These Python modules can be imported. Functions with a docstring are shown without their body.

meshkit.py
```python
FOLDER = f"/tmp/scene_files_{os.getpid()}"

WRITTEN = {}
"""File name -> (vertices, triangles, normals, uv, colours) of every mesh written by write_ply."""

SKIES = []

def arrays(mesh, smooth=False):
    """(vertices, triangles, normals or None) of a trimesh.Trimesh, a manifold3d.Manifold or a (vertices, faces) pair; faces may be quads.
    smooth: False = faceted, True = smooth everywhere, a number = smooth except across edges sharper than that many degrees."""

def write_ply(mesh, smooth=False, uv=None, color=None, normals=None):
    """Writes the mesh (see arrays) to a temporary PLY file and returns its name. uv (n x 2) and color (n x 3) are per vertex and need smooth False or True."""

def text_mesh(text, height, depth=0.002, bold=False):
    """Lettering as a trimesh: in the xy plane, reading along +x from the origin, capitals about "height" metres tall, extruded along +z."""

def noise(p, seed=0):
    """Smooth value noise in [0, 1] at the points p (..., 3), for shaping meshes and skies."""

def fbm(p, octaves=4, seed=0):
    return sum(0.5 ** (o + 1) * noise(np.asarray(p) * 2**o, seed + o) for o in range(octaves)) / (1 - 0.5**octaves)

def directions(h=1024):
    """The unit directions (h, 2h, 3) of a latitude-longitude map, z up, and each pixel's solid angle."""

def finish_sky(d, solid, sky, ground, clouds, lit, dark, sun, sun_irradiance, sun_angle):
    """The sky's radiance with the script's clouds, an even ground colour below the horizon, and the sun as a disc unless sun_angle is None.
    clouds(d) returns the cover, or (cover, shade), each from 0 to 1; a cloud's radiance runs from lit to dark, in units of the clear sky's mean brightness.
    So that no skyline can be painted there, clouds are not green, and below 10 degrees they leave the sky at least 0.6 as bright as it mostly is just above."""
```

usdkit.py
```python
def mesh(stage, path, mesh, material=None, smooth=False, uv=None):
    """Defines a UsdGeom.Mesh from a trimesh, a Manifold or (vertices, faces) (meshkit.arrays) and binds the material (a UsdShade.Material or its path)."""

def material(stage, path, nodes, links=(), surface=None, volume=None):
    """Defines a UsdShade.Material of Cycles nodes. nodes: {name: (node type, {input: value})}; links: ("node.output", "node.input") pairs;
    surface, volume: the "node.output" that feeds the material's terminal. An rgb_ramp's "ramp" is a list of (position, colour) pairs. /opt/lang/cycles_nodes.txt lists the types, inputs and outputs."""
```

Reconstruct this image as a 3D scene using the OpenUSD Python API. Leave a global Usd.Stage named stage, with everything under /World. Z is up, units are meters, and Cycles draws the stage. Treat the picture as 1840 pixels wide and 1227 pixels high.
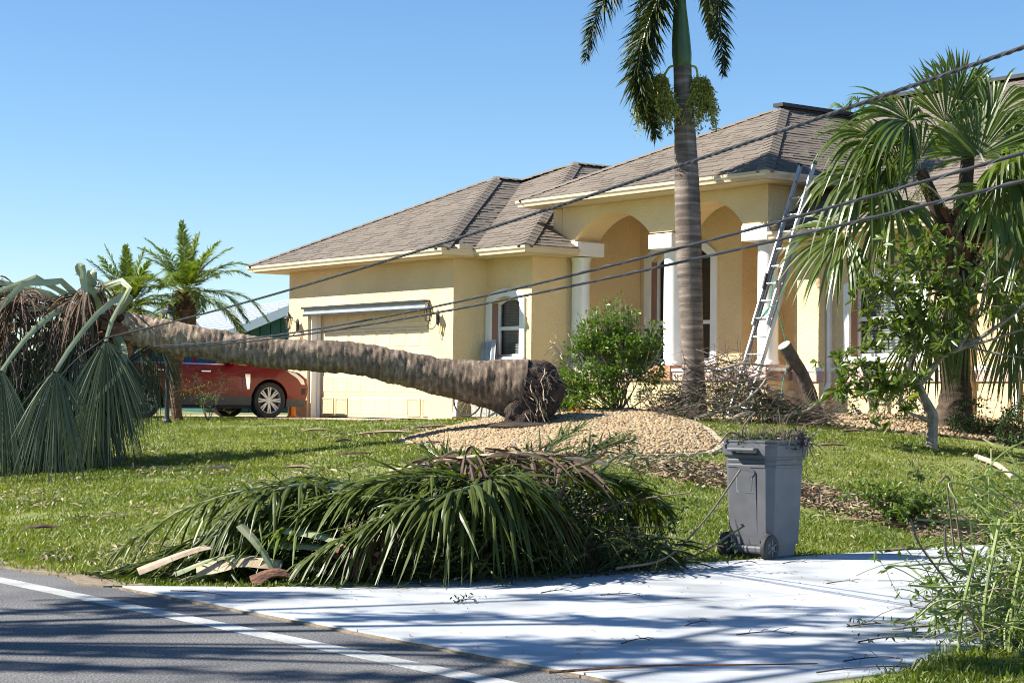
import math, numpy as np, trimesh, usdkit, meshkit
import manifold3d as m3
from shapely.geometry import Polygon, Point, box as sbox
from shapely.ops import unary_union
from pxr import Usd, UsdGeom, UsdLux, UsdShade, Gf, Sdf, Vt

stage = Usd.Stage.CreateInMemory()
UsdGeom.SetStageUpAxis(stage, UsdGeom.Tokens.z); UsdGeom.SetStageMetersPerUnit(stage, 1.0)
stage.SetDefaultPrim(UsdGeom.Xform.Define(stage, '/World').GetPrim())
UsdGeom.Scope.Define(stage, '/World/Looks')

# ------------------------------------------------------------------ camera, sky, sun, exposure
EYE, PITCH, ROLL, FPX = 1.45, 1.727, .516, 3400.0
cam = UsdGeom.Camera.Define(stage, '/World/camera')
cam.CreateHorizontalApertureAttr(36.0); cam.CreateFocalLengthAttr(36.0 * FPX / 1840)
cam.CreateClippingRangeAttr(Gf.Vec2f(.1, 2000))
cam.CreateExposureAttr(1.36)
cx = UsdGeom.Xformable(cam)
cx.AddTranslateOp().Set(Gf.Vec3d(0, 0, EYE)); cx.AddRotateXOp().Set(90 + PITCH); cx.AddRotateZOp().Set(ROLL)
SUN_E, SUN_PHI = math.radians(41.5), math.radians(4)
S = np.array([-math.cos(SUN_E) * math.cos(SUN_PHI), -math.cos(SUN_E) * math.sin(SUN_PHI), math.sin(SUN_E)])
sun = UsdLux.DistantLight.Define(stage, '/World/sun')
sun.CreateIntensityAttr(1.25); sun.CreateAngleAttr(.53); sun.CreateNormalizeAttr(True); sun.CreateColorAttr(Gf.Vec3f(1, .945, .86))
q = Gf.Rotation(Gf.Vec3d(0, 0, 1), Gf.Vec3d(*S))
UsdGeom.Xformable(sun).AddTransformOp().Set(Gf.Matrix4d().SetRotate(q))
LK = '/World/Looks/'
sky_m = usdkit.material(stage, LK + 'sky', {
    'sky': ('sky_texture', {'sky_type': 'single_scattering', 'sun_disc': False, 'sun_elevation': SUN_E, 'sun_rotation': math.atan2(S[0], S[1]), 'air_density': .95, 'aerosol_density': .05, 'ozone_density': 4.5}),
    'h': ('hsv', {'saturation': 1.12}), 'b': ('background_shader', {'strength': .065})}, [('sky.color', 'h.color'), ('h.color', 'b.color')], surface='b.background')
dome = UsdLux.DomeLight.Define(stage, '/World/sky')
UsdShade.MaterialBindingAPI.Apply(dome.GetPrim()).Bind(sky_m)
dome.GetPrim().SetCustomDataByKey('kind', 'structure')

# ------------------------------------------------------------------ helpers
used, origin = {}, {}
MASSES = {'twigs', 'dark_twigs', 'dry_stems', 'green_stems', 'grass_tufts', 'dead_leaves', 'roots', 'pale_roots', 'hanging_strings', 'bare_shoots', 'top_shoots', 'foliage', 'dry_leaflets'}
def numbered(parent, name):
    k = (parent, name); n = used.get(k, 0); used[k] = n + 1
    return f'{parent}/{name}' if n == 0 else f'{parent}/{name}_{n:03d}'
def tag(p, label=None, cat=None, group=None, kind=None):
    for k, v in (('label', label), ('category', cat), ('group', group), ('kind', kind)):
        if v: p.SetCustomDataByKey(k, v)
    return p
def thing(name, label, cat, loc=(0, 0, 0), group=None, rotz=0):
    path = numbered('/World', name)
    x = UsdGeom.Xform.Define(stage, path); x.AddTranslateOp().Set(Gf.Vec3d(*map(float, loc)))
    if rotz: x.AddRotateZOp().Set(float(rotz))
    tag(x.GetPrim(), label, cat, group)
    origin[path] = (np.array(loc, float), rotz)
    return path
def arr(m):
    if isinstance(m, MB): return m.get()
    v, f, _ = meshkit.arrays(m); return v, f
def obj(name, m, mt, parent=None, smooth=False, label=None, cat=None, group=None, kind=None, world=True):
    """One Mesh. Under a thing, world coordinates are moved into the thing's own frame."""
    v, f = arr(m)
    root = '/World/' + parent.split('/')[2] if parent else None
    if root and world:
        o, r = origin.get(root, (np.zeros(3), 0)); v = v - o
        if r:
            c, s = math.cos(-math.radians(r)), math.sin(-math.radians(r)); v = np.c_[v[:, 0] * c - v[:, 1] * s, v[:, 0] * s + v[:, 1] * c, v[:, 2]]
    path = numbered(parent or '/World', name)
    p = usdkit.mesh(stage, path, (v, f), M[mt], smooth).GetPrim()
    tag(p, label, cat, group, kind or ('stuff' if parent and name in MASSES else None))
    return path
def copy(src, loc, rotz=0, label=None, group=None, scale=1.0):
    p = stage.GetPrimAtPath(src); was = p.GetCustomData()
    path = numbered('/World', p.GetName()); x = UsdGeom.Xform.Define(stage, path)
    x.GetPrim().GetReferences().AddInternalReference(src)
    x.ClearXformOpOrder(); x.AddTranslateOp(opSuffix='place').Set(Gf.Vec3d(*map(float, loc))); x.AddRotateZOp(opSuffix='place').Set(float(rotz))
    if scale != 1: x.AddScaleOp(opSuffix='place').Set(Gf.Vec3f(scale, scale, scale))
    tag(x.GetPrim(), label or was['label'], was['category'], group or was.get('group')); x.GetPrim().SetInstanceable(True)
    return path

class MB:
    def __init__(s): s.v, s.f, s.n = [], [], 0
    def add(s, v, f):
        v, f = np.asarray(v, float), np.asarray(f, int)
        if f.ndim == 2 and f.shape[1] == 4: f = np.vstack([f[:, [0, 1, 2]], f[:, [0, 2, 3]]])
        s.v.append(v); s.f.append(f + s.n); s.n += len(v); return s
    def mesh(s, m, T=None):
        v, f = arr(m)
        if T is not None: v = v @ np.asarray(T)[:3, :3].T + np.asarray(T)[:3, 3]
        return s.add(v, f)
    def box(s, lo, hi):
        lo, hi = np.asarray(lo, float), np.asarray(hi, float)
        v = np.array([[x, y, z] for x in (0, 1) for y in (0, 1) for z in (0, 1)]) * (hi - lo) + lo
        return s.add(v, [[0, 1, 3, 2], [4, 6, 7, 5], [0, 4, 5, 1], [2, 3, 7, 6], [0, 2, 6, 4], [1, 5, 7, 3]])
    def bar(s, p, q, w, t, side=None):
        """A box from p to q, w wide along side, t thick."""
        p, q = np.asarray(p, float), np.asarray(q, float); d = q - p; L = np.linalg.norm(d); d = d / L
        if side is None: side = np.cross(d, [0, 0, 1]) if abs(d[2]) < .95 else np.array([1., 0, 0])
        side = np.asarray(side, float); side = side - d * (side @ d); side /= np.linalg.norm(side); n = np.cross(side, d)
        v = np.array([p + d * (L * x) + side * (w / 2 * y) + n * (t / 2 * z) for x in (0, 1) for y in (-1, 1) for z in (-1, 1)])
        return s.add(v, [[0, 1, 3, 2], [4, 6, 7, 5], [0, 4, 5, 1], [2, 3, 7, 6], [0, 2, 6, 4], [1, 5, 7, 3]])
    def tube(s, pts, r, n=6, cap=True):
        pts = np.asarray(pts, float); k = len(pts); r = np.broadcast_to(np.asarray(r, float), (k,))
        t = np.gradient(pts, axis=0); t /= np.linalg.norm(t, axis=1)[:, None] + 1e-12
        ref = np.array([0, 0, 1.]) if abs(t[0][2]) < .9 else np.array([1., 0, 0])
        us = []; u = np.cross(t[0], ref); u /= np.linalg.norm(u)
        for i in range(k):
            u = u - t[i] * (u @ t[i]); u /= np.linalg.norm(u) + 1e-12; us.append(u)
        us = np.array(us); ws = np.cross(t, us)
        a = np.linspace(0, 2 * np.pi, n, endpoint=False)
        v = pts[:, None] + r[:, None, None] * (np.cos(a)[None, :, None] * us[:, None] + np.sin(a)[None, :, None] * ws[:, None])
        i, j = np.meshgrid(np.arange(k - 1), np.arange(n), indexing='ij'); j2 = (j + 1) % n
        f = np.stack([i * n + j, (i + 1) * n + j, (i + 1) * n + j2, i * n + j2], -1).reshape(-1, 4)
        v = v.reshape(-1, 3); tri = np.vstack([f[:, [0, 2, 1]], f[:, [0, 3, 2]]])
        if cap:
            v = np.vstack([v, pts[:1], pts[-1:]]); c0, c1 = k * n, k * n + 1; jj = np.arange(n); j3 = (jj + 1) % n
            tri = np.vstack([tri, np.c_[np.full(n, c0), j3, jj], np.c_[np.full(n, c1), (k - 1) * n + jj, (k - 1) * n + j3]])
        return s.add(v, tri)
    def blades(s, base, d, side, L, W, droop=0, seg=4, fold=.0, tip=.08, root=.5, peak=.35, curl=None, pw=2):
        """Leaf blades: base, direction, side vector, length, width; droop bends them down; fold makes them V-shaped."""
        base = np.atleast_2d(np.asarray(base, float)); n = len(base)
        d = np.broadcast_to(np.asarray(d, float), (n, 3)); side = np.broadcast_to(np.asarray(side, float), (n, 3))
        d = d / (np.linalg.norm(d, axis=1)[:, None] + 1e-12)
        side = side - d * (side * d).sum(1)[:, None]; side = side / (np.linalg.norm(side, axis=1)[:, None] + 1e-12)
        L, W, droop = (np.broadcast_to(np.asarray(x, float), (n,)) for x in (L, W, droop))
        t = np.linspace(0, 1, seg + 1)
        w = np.where(t < peak, root + (1 - root) * t / peak, 1 - (1 - tip) * ((t - peak) / (1 - peak)) ** 1.5)
        p = base[:, None] + d[:, None] * (L[:, None] * t)[..., None]
        p[..., 2] -= (droop * L)[:, None] * t ** pw
        if curl is not None: p = p + np.broadcast_to(np.asarray(curl, float), (n, 3))[:, None] * (L[:, None] * t ** 2)[..., None]
        hw = side[:, None] * (W[:, None] * w / 2)[..., None]
        if fold:
            nrm = np.cross(d, side); lift = nrm[:, None] * (W[:, None] * w * fold)[..., None]
            v = np.stack([p - hw + lift, p, p + hw + lift], 2); c = 3
        else:
            v = np.stack([p - hw, p + hw], 2); c = 2
        k = (seg + 1) * c; v = v.reshape(n * k, 3); f = []
        for i in range(seg):
            for j in range(c - 1):
                a = i * c + j; f.append([a, a + 1, a + c + 1, a + c])
        f = (np.array(f)[None] + (np.arange(n) * k)[:, None, None]).reshape(-1, 4)
        return s.add(v, f)
    def get(s): return np.vstack(s.v), np.vstack(s.f)
def bez(*ps, n=12):
    """A smooth curve through the given points (Catmull-Rom)."""
    P = np.asarray(ps, float); P = np.vstack([2 * P[0] - P[1], P, 2 * P[-1] - P[-2]]); out = []
    for i in range(1, len(P) - 2):
        t = np.linspace(0, 1, n, endpoint=False)[:, None]; a, b, c, d = P[i - 1:i + 3]
        out.append(.5 * (2 * b + (c - a) * t + (2 * a - 5 * b + 4 * c - d) * t ** 2 + (3 * b - a - 3 * c + d) * t ** 3))
    return np.vstack(out + [P[-2:-1]])
def resample(p, n):
    s = np.r_[0, np.cumsum(np.linalg.norm(np.diff(p, axis=0), axis=1))]; x = np.linspace(0, s[-1], n)
    return np.c_[[np.interp(x, s, p[:, k]) for k in range(3)]].T
def unit(v): v = np.asarray(v, float); return v / (np.linalg.norm(v, axis=-1, keepdims=True) + 1e-12)
def lathe(prof, n=24):
    return trimesh.creation.revolve(np.asarray(prof, float), sections=n)
def extrude(poly, h): return trimesh.creation.extrude_polygon(poly, h, engine='earcut')
def rbox(lo, hi, r):
    """A box with rounded edges, as the hull of eight small spheres."""
    lo, hi = np.asarray(lo, float), np.asarray(hi, float); r = min(r, .49 * (hi - lo).min())
    sp = m3.Manifold.sphere(r, 8)
    return m3.Manifold.batch_hull([sp.translate([(lo[0] + r, hi[0] - r)[i], (lo[1] + r, hi[1] - r)[j], (lo[2] + r, hi[2] - r)[k]]) for i in (0, 1) for j in (0, 1) for k in (0, 1)])

# ------------------------------------------------------------------ materials
M = {}
def mat(name, cols, scale=4., rough=.6, bump=0., bscale=40., bdist=.01, stretch=(1, 1, 1), metal=0., spec=.5, detail=4., island=None, trans=0., coat=0., cols2=None, scale2=.6, obrand=0., objramp=None):
    """Noise-coloured surface; island: a second ramp chosen per leaf, chip or pebble; trans: light through leaves."""
    n = {'g': ('geometry', {}), 'mp': ('mapping', {'scale': stretch}), 'n': ('noise_texture', {'scale': scale, 'detail': detail}),
         'r': ('rgb_ramp', {'ramp': [(.32 + .36 * i / max(1, len(cols) - 1), c) for i, c in enumerate(cols)]}),
         'p': ('principled_bsdf', {'roughness': rough, 'metallic': metal, 'specular_ior_level': spec, 'coat_weight': coat})}
    l = [('g.position', 'mp.vector'), ('mp.vector', 'n.vector'), ('n.fac', 'r.fac')]
    col = 'r.color'
    if cols2:
        n['n2'] = ('noise_texture', {'scale': scale2, 'detail': 5.}); n['r2'] = ('rgb_ramp', {'ramp': [(.35 + .35 * i / max(1, len(cols2) - 1), c) for i, c in enumerate(cols2)]}); n['mu'] = ('mix', {'mix_type': 'multiply', 'fac': 1.})
        l += [('g.position', 'n2.vector'), ('n2.fac', 'r2.fac'), (col, 'mu.color1'), ('r2.color', 'mu.color2')]; col = 'mu.color'
    if island:
        n['ri'] = ('rgb_ramp', {'ramp': [(i / max(1, len(island) - 1), c) for i, c in enumerate(island)]}); n['mi'] = ('mix', {'mix_type': 'multiply', 'fac': 1.})
        l += [('g.random_per_island', 'ri.fac'), (col, 'mi.color1'), ('ri.color', 'mi.color2')]; col = 'mi.color'
    if objramp:
        n['oj'] = ('object_info', {}); n['rj'] = ('rgb_ramp', {'ramp': [(i / max(1, len(objramp) - 1), c) for i, c in enumerate(objramp)]}); n['mj'] = ('mix', {'mix_type': 'multiply', 'fac': 1.})
        l += [('oj.random', 'rj.fac'), (col, 'mj.color1'), ('rj.color', 'mj.color2')]; col = 'mj.color'
    if obrand:
        n['oi'] = ('object_info', {}); n['om'] = ('map_range', {'value': 0., 'to_min': 1 - obrand, 'to_max': 1 + obrand}); n['hs'] = ('hsv', {})
        l += [('oi.random', 'om.value'), ('om.result', 'hs.value'), (col, 'hs.color')]; col = 'hs.color'
    l.append((col, 'p.base_color')); surf = 'p.BSDF'
    if bump:
        n['nb'] = ('noise_texture', {'scale': bscale, 'detail': 5.}); n['b'] = ('bump', {'strength': bump, 'distance': bdist})
        l += [('mp.vector', 'nb.vector'), ('nb.fac', 'b.height'), ('b.normal', 'p.normal')]
    if trans:
        n['t'] = ('translucent_bsdf', {}); n['tc'] = ('mix', {'mix_type': 'multiply', 'fac': 1., 'color2': (1.5, 1.55, .5)}); n['mx'] = ('mix_closure', {'fac': trans})
        l += [(col, 'tc.color1'), ('tc.color', 't.color'), ('p.BSDF', 'mx.closure1'), ('t.BSDF', 'mx.closure2')]; surf = 'mx.closure'
    M[name] = usdkit.material(stage, LK + name, n, l, surface=surf); return M[name]
V1 = [(.6, .6, .6), (1, 1, 1), (1.35, 1.35, 1.3)]
mat('stucco', [(.72, .54, .31), (.78, .60, .35)], 1.2, .85, .8, 22, .03, cols2=[(.88, .86, .83), (1.03, 1.03, 1.03)], scale2=.7, spec=.2)
mat('white_paint', [(.76, .76, .74), (.82, .82, .80)], 3, .5, .15, 60, .004)
mat('column_paint', [(.74, .75, .72), (.80, .80, .77)], 3, .6, .3, 50, .006)
mat('pink_band', [(.50, .345, .30), (.55, .38, .33)], 3, .8, .4, 30, .01)
mat('brown_jamb', [(.27, .14, .10), (.31, .165, .12)], 4, .6)
mat('door_cream', [(.62, .50, .29), (.66, .54, .32)], 2, .45, .12, 80, .003)
mat('vent_grey', [(.42, .35, .24), (.50, .42, .28)], 5, .6)
mat('gutter_tan', [(.56, .455, .32), (.62, .51, .36)], 2, .35, coat=.1)
mat('soffit_tan', [(.56, .44, .29), (.60, .48, .32)], 2, .7)
mat('roof_deck', [(.06, .05, .045), (.09, .075, .065)], 6, .9)
mat('shingle', [(.225, .19, .15), (.305, .262, .21)], 30, .92, .5, 160, .004, island=[(.62, .62, .64), (.9, .9, .9), (1.05, 1.03, 1.0), (1.3, 1.25, 1.2)], cols2=[(.85, .85, .86), (1.08, 1.06, 1.04)], scale2=.35, spec=.2)
mat('shingle_far', [(.12, .09, .075), (.25, .2, .165)], 6, .92, .6, 20, .02, spec=.2)
mat('ridge_black', [(.014, .014, .016), (.03, .03, .032)], 8, .6)
mat('iron', [(.012, .012, .013), (.03, .028, .026)], 10, .45)
mat('aluminium', [(.34, .36, .39), (.46, .48, .51)], 6, .45, metal=.5, stretch=(1, 1, .2))
mat('panel_metal', [(.30, .32, .33), (.40, .42, .42)], 4, .5, metal=.25)
mat('rubber', [(.012, .012, .012), (.022, .022, .022)], 10, .75)
mat('chrome', [(.75, .75, .77), (.85, .85, .86)], 6, .12, metal=1.)
mat('alloy', [(.42, .43, .45), (.52, .53, .55)], 6, .35, metal=.3)
mat('car_red', [(.15, .0015, .004), (.18, .002, .005)], 2, .35, spec=.3, coat=.35, metal=0.)
mat('car_cladding', [(.05, .05, .052), (.065, .065, .068)], 8, .6)
mat('car_glass', [(.01, .014, .016), (.016, .022, .024)], 1, .05, coat=1.)
mat('lamp_lens', [(.78, .76, .68), (.86, .84, .78)], 4, .12, coat=1.)
mat('orange', [(.75, .22, .03), (.8, .27, .04)], 5, .5)
mat('asphalt', [(.045, .045, .048), (.115, .114, .113), (.27, .266, .26)], 75, .9, .8, 160, .01, detail=3., cols2=[(.62, .63, .66), (1.12, 1.1, 1.07)], scale2=.9)
mat('line_paint', [(.30, .31, .31), (.45, .46, .45)], 40, .75, .4, 150, .005, cols2=[(.72, .72, .7), (1.05, 1.05, 1.05)], scale2=3.)
mat('drive_paint', [(.40, .43, .46), (.47, .495, .52)], 3, .62, .4, 70, .006, cols2=[(.62, .61, .59), (.93, .93, .93), (1.02, 1.02, 1.02)], scale2=1.1)
mat('soil', [(.10, .07, .045), (.17, .125, .08)], 12, .95, .8, 50, .02)
mat('lawn_ground', [(.10, .125, .022), (.15, .18, .036), (.19, .175, .07)], 5, .95, .8, 60, .02)
mat('sand_edge', [(.13, .10, .065), (.24, .19, .13)], 14, .95, .6, 90, .01)
mat('concrete', [(.34, .27, .19), (.42, .34, .25)], 9, .85, .5, 60, .006)
mat('gravel', [(.31, .26, .17), (.41, .35, .24)], 14, .8, objramp=[(.95, .72, .5), (.6, .5, .42), (1.1, .95, .8), (.8, .62, .42), (1.15, 1.1, 1.05), (.5, .42, .36), (1., .8, .55)])
G3 = [(.62, .66, .6), (1, 1, 1), (1.35, 1.25, .9), (1.9, 1.5, 1.1)]
mat('grass', [(.17, .22, .024), (.24, .275, .04)], 1.1, .5, trans=.3, obrand=.25, cols2=[(.8, .85, .8), (1.25, 1.1, 1.1)], scale2=.5, island=[(.7, .75, .7), (1, 1, 1), (1.3, 1.2, 1.)])
mat('frond', [(.135, .17, .024), (.20, .23, .042)], 2, .42, spec=.35, trans=.25, island=[(.4, .45, .45), (.8, .9, .8), (1.1, 1.1, .9), (1.5, 1.35, .9), (2.3, 1.9, 1.2)], obrand=.2)
mat('frond_dark', [(.055, .075, .018), (.09, .11, .026)], 2, .5, spec=.3, trans=.14, island=[(.6, .65, .6), (1, 1, 1), (1.5, 1.35, 1.1)], obrand=.15)
mat('frond_pygmy', [(.16, .21, .028), (.26, .285, .05)], 2, .4, trans=.42, island=[(.6, .7, .7), (1, 1, 1), (1.35, 1.2, .7)], obrand=.2)
mat('fan_leaf', [(.13, .18, .032), (.185, .23, .05)], 2, .36, trans=.36, island=[(.55, .62, .6), (.95, 1, .95), (1.35, 1.25, 1.), (1.8, 1.6, 1.2)], obrand=.22)
mat('fallen_leaf', [(.165, .20, .145), (.25, .285, .205)], 3, .45, spec=.4, trans=.16, island=[(.45, .5, .48), (.85, .9, .85), (1.25, 1.25, 1.15), (1.7, 1.6, 1.4)], obrand=.2)
mat('petiole_green', [(.20, .23, .12), (.28, .31, .17), (.36, .34, .2)], 3, .45, stretch=(1, 1, 1))
mat('petiole_yellow', [(.30, .30, .05), (.42, .38, .07)], 5, .5)
mat('dry_leaf', [(.17, .105, .062), (.31, .215, .135)], 3, .75, trans=.12, island=[(.45, .4, .38), (.85, .8, .75), (1.1, 1.05, 1.), (1.5, 1.5, 1.4)], obrand=.2)
mat('husk', [(.20, .13, .09), (.32, .235, .165)], 9, .85, objramp=[(.5, .42, .4), (1, .9, .85), (.75, .6, .55), (1.3, 1.25, 1.2)])
mat('husk_pale', [(.30, .22, .15), (.46, .37, .27)], 12, .85)
mat('husk_brown', [(.12, .07, .05), (.26, .18, .13)], 12, .85)
mat('dry_grey', [(.30, .29, .25), (.44, .42, .37)], 4, .8, island=[(.7, .7, .7), (1.1, 1.1, 1.1)])
mat('boot', [(.075, .032, .018), (.20, .10, .055)], 6, .85, .9, 30, .02, stretch=(1, 1, 3), cols2=[(.6, .55, .5), (1.3, 1.25, 1.2)], scale2=3.)
mat('pale_wood', [(.36, .27, .17), (.50, .40, .27)], 7, .8, .4, 40, .01, stretch=(3, 3, 1))
mat('twig', [(.22, .17, .12), (.38, .31, .235)], 6, .85, island=[(.45, .42, .4), (.9, .9, .9), (1.3, 1.3, 1.3)])
mat('twig_dark', [(.045, .03, .022), (.09, .065, .05)], 10, .8)
mat('bark_grey', [(.13, .105, .082), (.25, .21, .17)], 9, .85, .8, 40, .015)
mat('bark_log', [(.06, .045, .035), (.14, .105, .08)], 10, .9, .9, 30, .03, stretch=(1, 1, .4))
mat('cut_wood', [(.50, .40, .27), (.62, .52, .38)], 14, .8)
mat('root_soil', [(.016, .011, .009), (.07, .045, .03)], 9, .97, 1., 60, .03)
mat('shrub_leaf', [(.18, .27, .025), (.27, .36, .05)], 3, .34, trans=.34, island=[(.45, .55, .5), (.9, 1, .9), (1.3, 1.2, .9), (1.7, 1.4, 1.)])
mat('hedge_leaf', [(.045, .08, .016), (.075, .115, .024)], 3, .4, trans=.15, island=[(.5, .6, .5), (1, 1, 1), (1.6, 1.5, 1.1)])
mat('tree_leaf', [(.14, .185, .028), (.22, .26, .05)], 3, .32, trans=.34, island=[(.5, .6, .5), (1, 1, 1), (1.5, 1.35, .9), (2.2, 1.9, 1.)])
mat('vine_stem', [(.34, .35, .10), (.50, .50, .22)], 5, .6, island=[(.5, .6, .45), (1, 1, 1), (1.3, 1.2, 1.2), (1.6, 1.35, 1.5)])
mat('vine_leaf', [(.17, .23, .03), (.26, .32, .07)], 4, .4, trans=.35, island=[(.5, .6, .5), (1, 1, 1), (1.6, 1.4, 1.)])
mat('fruit', [(.34, .33, .045), (.48, .44, .08)], 6, .6, island=[(.5, .55, .5), (1, 1, 1), (1.35, 1.3, 1.)])
mat('crownshaft', [(.045, .095, .028), (.075, .135, .042)], 3, .35, stretch=(1, 1, .2), cols2=[(.75, .75, .7), (1.15, 1.1, 1.)], scale2=2.)
mat('bin_plastic', [(.064, .067, .076), (.08, .084, .094)], 3, .6, .15, 120, .002, cols2=[(.9, .9, .9), (1.06, 1.06, 1.05)], scale2=6.)
mat('bin_rim', [(.2, .21, .22), (.25, .26, .27)], 5, .5)
mat('bin_dark', [(.02, .021, .024), (.035, .036, .04)], 5, .6)
mat('bin_dirt', [(.16, .09, .07), (.24, .15, .11)], 30, .9)
mat('bromeliad', [(.12, .075, .07), (.18, .12, .115)], 8, .5, island=[(.4, .5, .6), (1, 1, 1), (1.7, 1.8, 1.8)])
mat('cable', [(.012, .0125, .015), (.020, .021, .025)], 8, .5, spec=.3)
mat('cable_wrap', [(.08, .083, .09), (.13, .135, .145)], 8, .5)
mat('cable_grey', [(.03, .031, .036), (.05, .052, .058)], 8, .4)
mat('rope', [(.02, .22, .14), (.05, .32, .2)], 20, .8)
mat('tin_roof', [(.20, .28, .40), (.25, .33, .45)], 2, .35, metal=.2)
mat('green_wall', [(.006, .055, .05), (.010, .075, .066)], 3, .6)
mat('white_trim', [(.62, .66, .70), (.70, .73, .76)], 3, .5)
mat('crate_wood', [(.30, .27, .235), (.42, .385, .34)], 6, .85, .5, 40, .01, stretch=(1, 1, 6))
mat('blind', [(.20, .195, .175), (.25, .245, .22)], 4, .6)
mat('dark_room', [(.02, .02, .022), (.035, .034, .034)], 2, .9)
mat('flower', [(.7, .10, .02), (.8, .25, .03)], 9, .5)
mat('leaf_bit', [(.16, .125, .06), (.30, .25, .15)], 9, .8, obrand=.4)
mat('tape', [(.75, .62, .02), (.8, .68, .03)], 9, .5)
mat('brick_face', [(.36, .16, .09), (.44, .22, .13)], 9, .85, .5, 40, .01)
# royal palm and fallen palm trunks: rings across, fibre along
def trunk_mat(name, cols, ring, axis_scale, axis='z', grad=None):
    n = {'g': ('texture_coordinate', {}), 'mp': ('mapping', {'scale': axis_scale}), 'n': ('noise_texture', {'scale': 1., 'detail': 6., 'roughness': .65}),
         'r': ('rgb_ramp', {'ramp': [(.28 + .44 * i / (len(cols) - 1), c) for i, c in enumerate(cols)]}), 'g2': ('geometry', {}), 'n2': ('noise_texture', {'scale': 2.2, 'detail': 5.}), 'r2': ('rgb_ramp', {'ramp': [(.3, (.55, .52, .5)), (.7, (1.3, 1.27, 1.22))]}),
         'mu': ('mix', {'mix_type': 'multiply', 'fac': 1.}), 'nb': ('noise_texture', {'scale': 70., 'detail': 6.}), 'b': ('bump', {'strength': .8, 'distance': .012}), 'p': ('principled_bsdf', {'roughness': .85, 'specular_ior_level': .25})}
    l = [('g.object', 'mp.vector'), ('mp.vector', 'n.vector'), ('n.fac', 'r.fac'), ('g2.position', 'n2.vector'), ('n2.fac', 'r2.fac'), ('r.color', 'mu.color1'), ('r2.color', 'mu.color2'), ('mu.color', 'p.base_color'),
         ('g2.position', 'nb.vector'), ('nb.fac', 'b.height'), ('b.normal', 'p.normal')]
    if ring:
        n['w'] = ('wave_texture', {'wave_type': 'bands', 'bands_direction': axis, 'scale': ring, 'distortion': 1.2 if axis == 'z' else 3.2, 'detail': 2., 'detail_scale': 1.5}); n['wr'] = ('rgb_ramp', {'ramp': [(0, (.86, .85, .84)), (.6, (.97, .97, .97)), (.86, (1.0, 1., 1.)), (.95, (1.28, 1.28, 1.28)), (1, (1.36, 1.36, 1.36))]}); n['mw'] = ('mix', {'mix_type': 'multiply', 'fac': 1.})
        l = [x for x in l if x[1] != 'p.base_color'] + [('g.object', 'w.vector'), ('w.fac', 'wr.fac'), ('mu.color', 'mw.color1'), ('wr.color', 'mw.color2'), ('mw.color', 'p.base_color')]
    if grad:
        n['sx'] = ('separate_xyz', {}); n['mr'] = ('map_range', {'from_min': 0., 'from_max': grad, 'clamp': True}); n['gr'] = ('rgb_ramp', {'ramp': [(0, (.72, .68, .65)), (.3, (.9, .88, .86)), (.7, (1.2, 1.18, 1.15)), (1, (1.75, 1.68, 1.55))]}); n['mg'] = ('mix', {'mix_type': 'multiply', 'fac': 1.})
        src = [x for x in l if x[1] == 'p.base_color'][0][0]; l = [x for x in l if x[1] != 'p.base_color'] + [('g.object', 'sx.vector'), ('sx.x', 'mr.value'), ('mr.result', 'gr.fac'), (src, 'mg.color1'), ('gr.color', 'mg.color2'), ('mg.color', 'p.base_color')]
    M[name] = usdkit.material(stage, LK + name, n, l, surface='p.BSDF')
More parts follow.
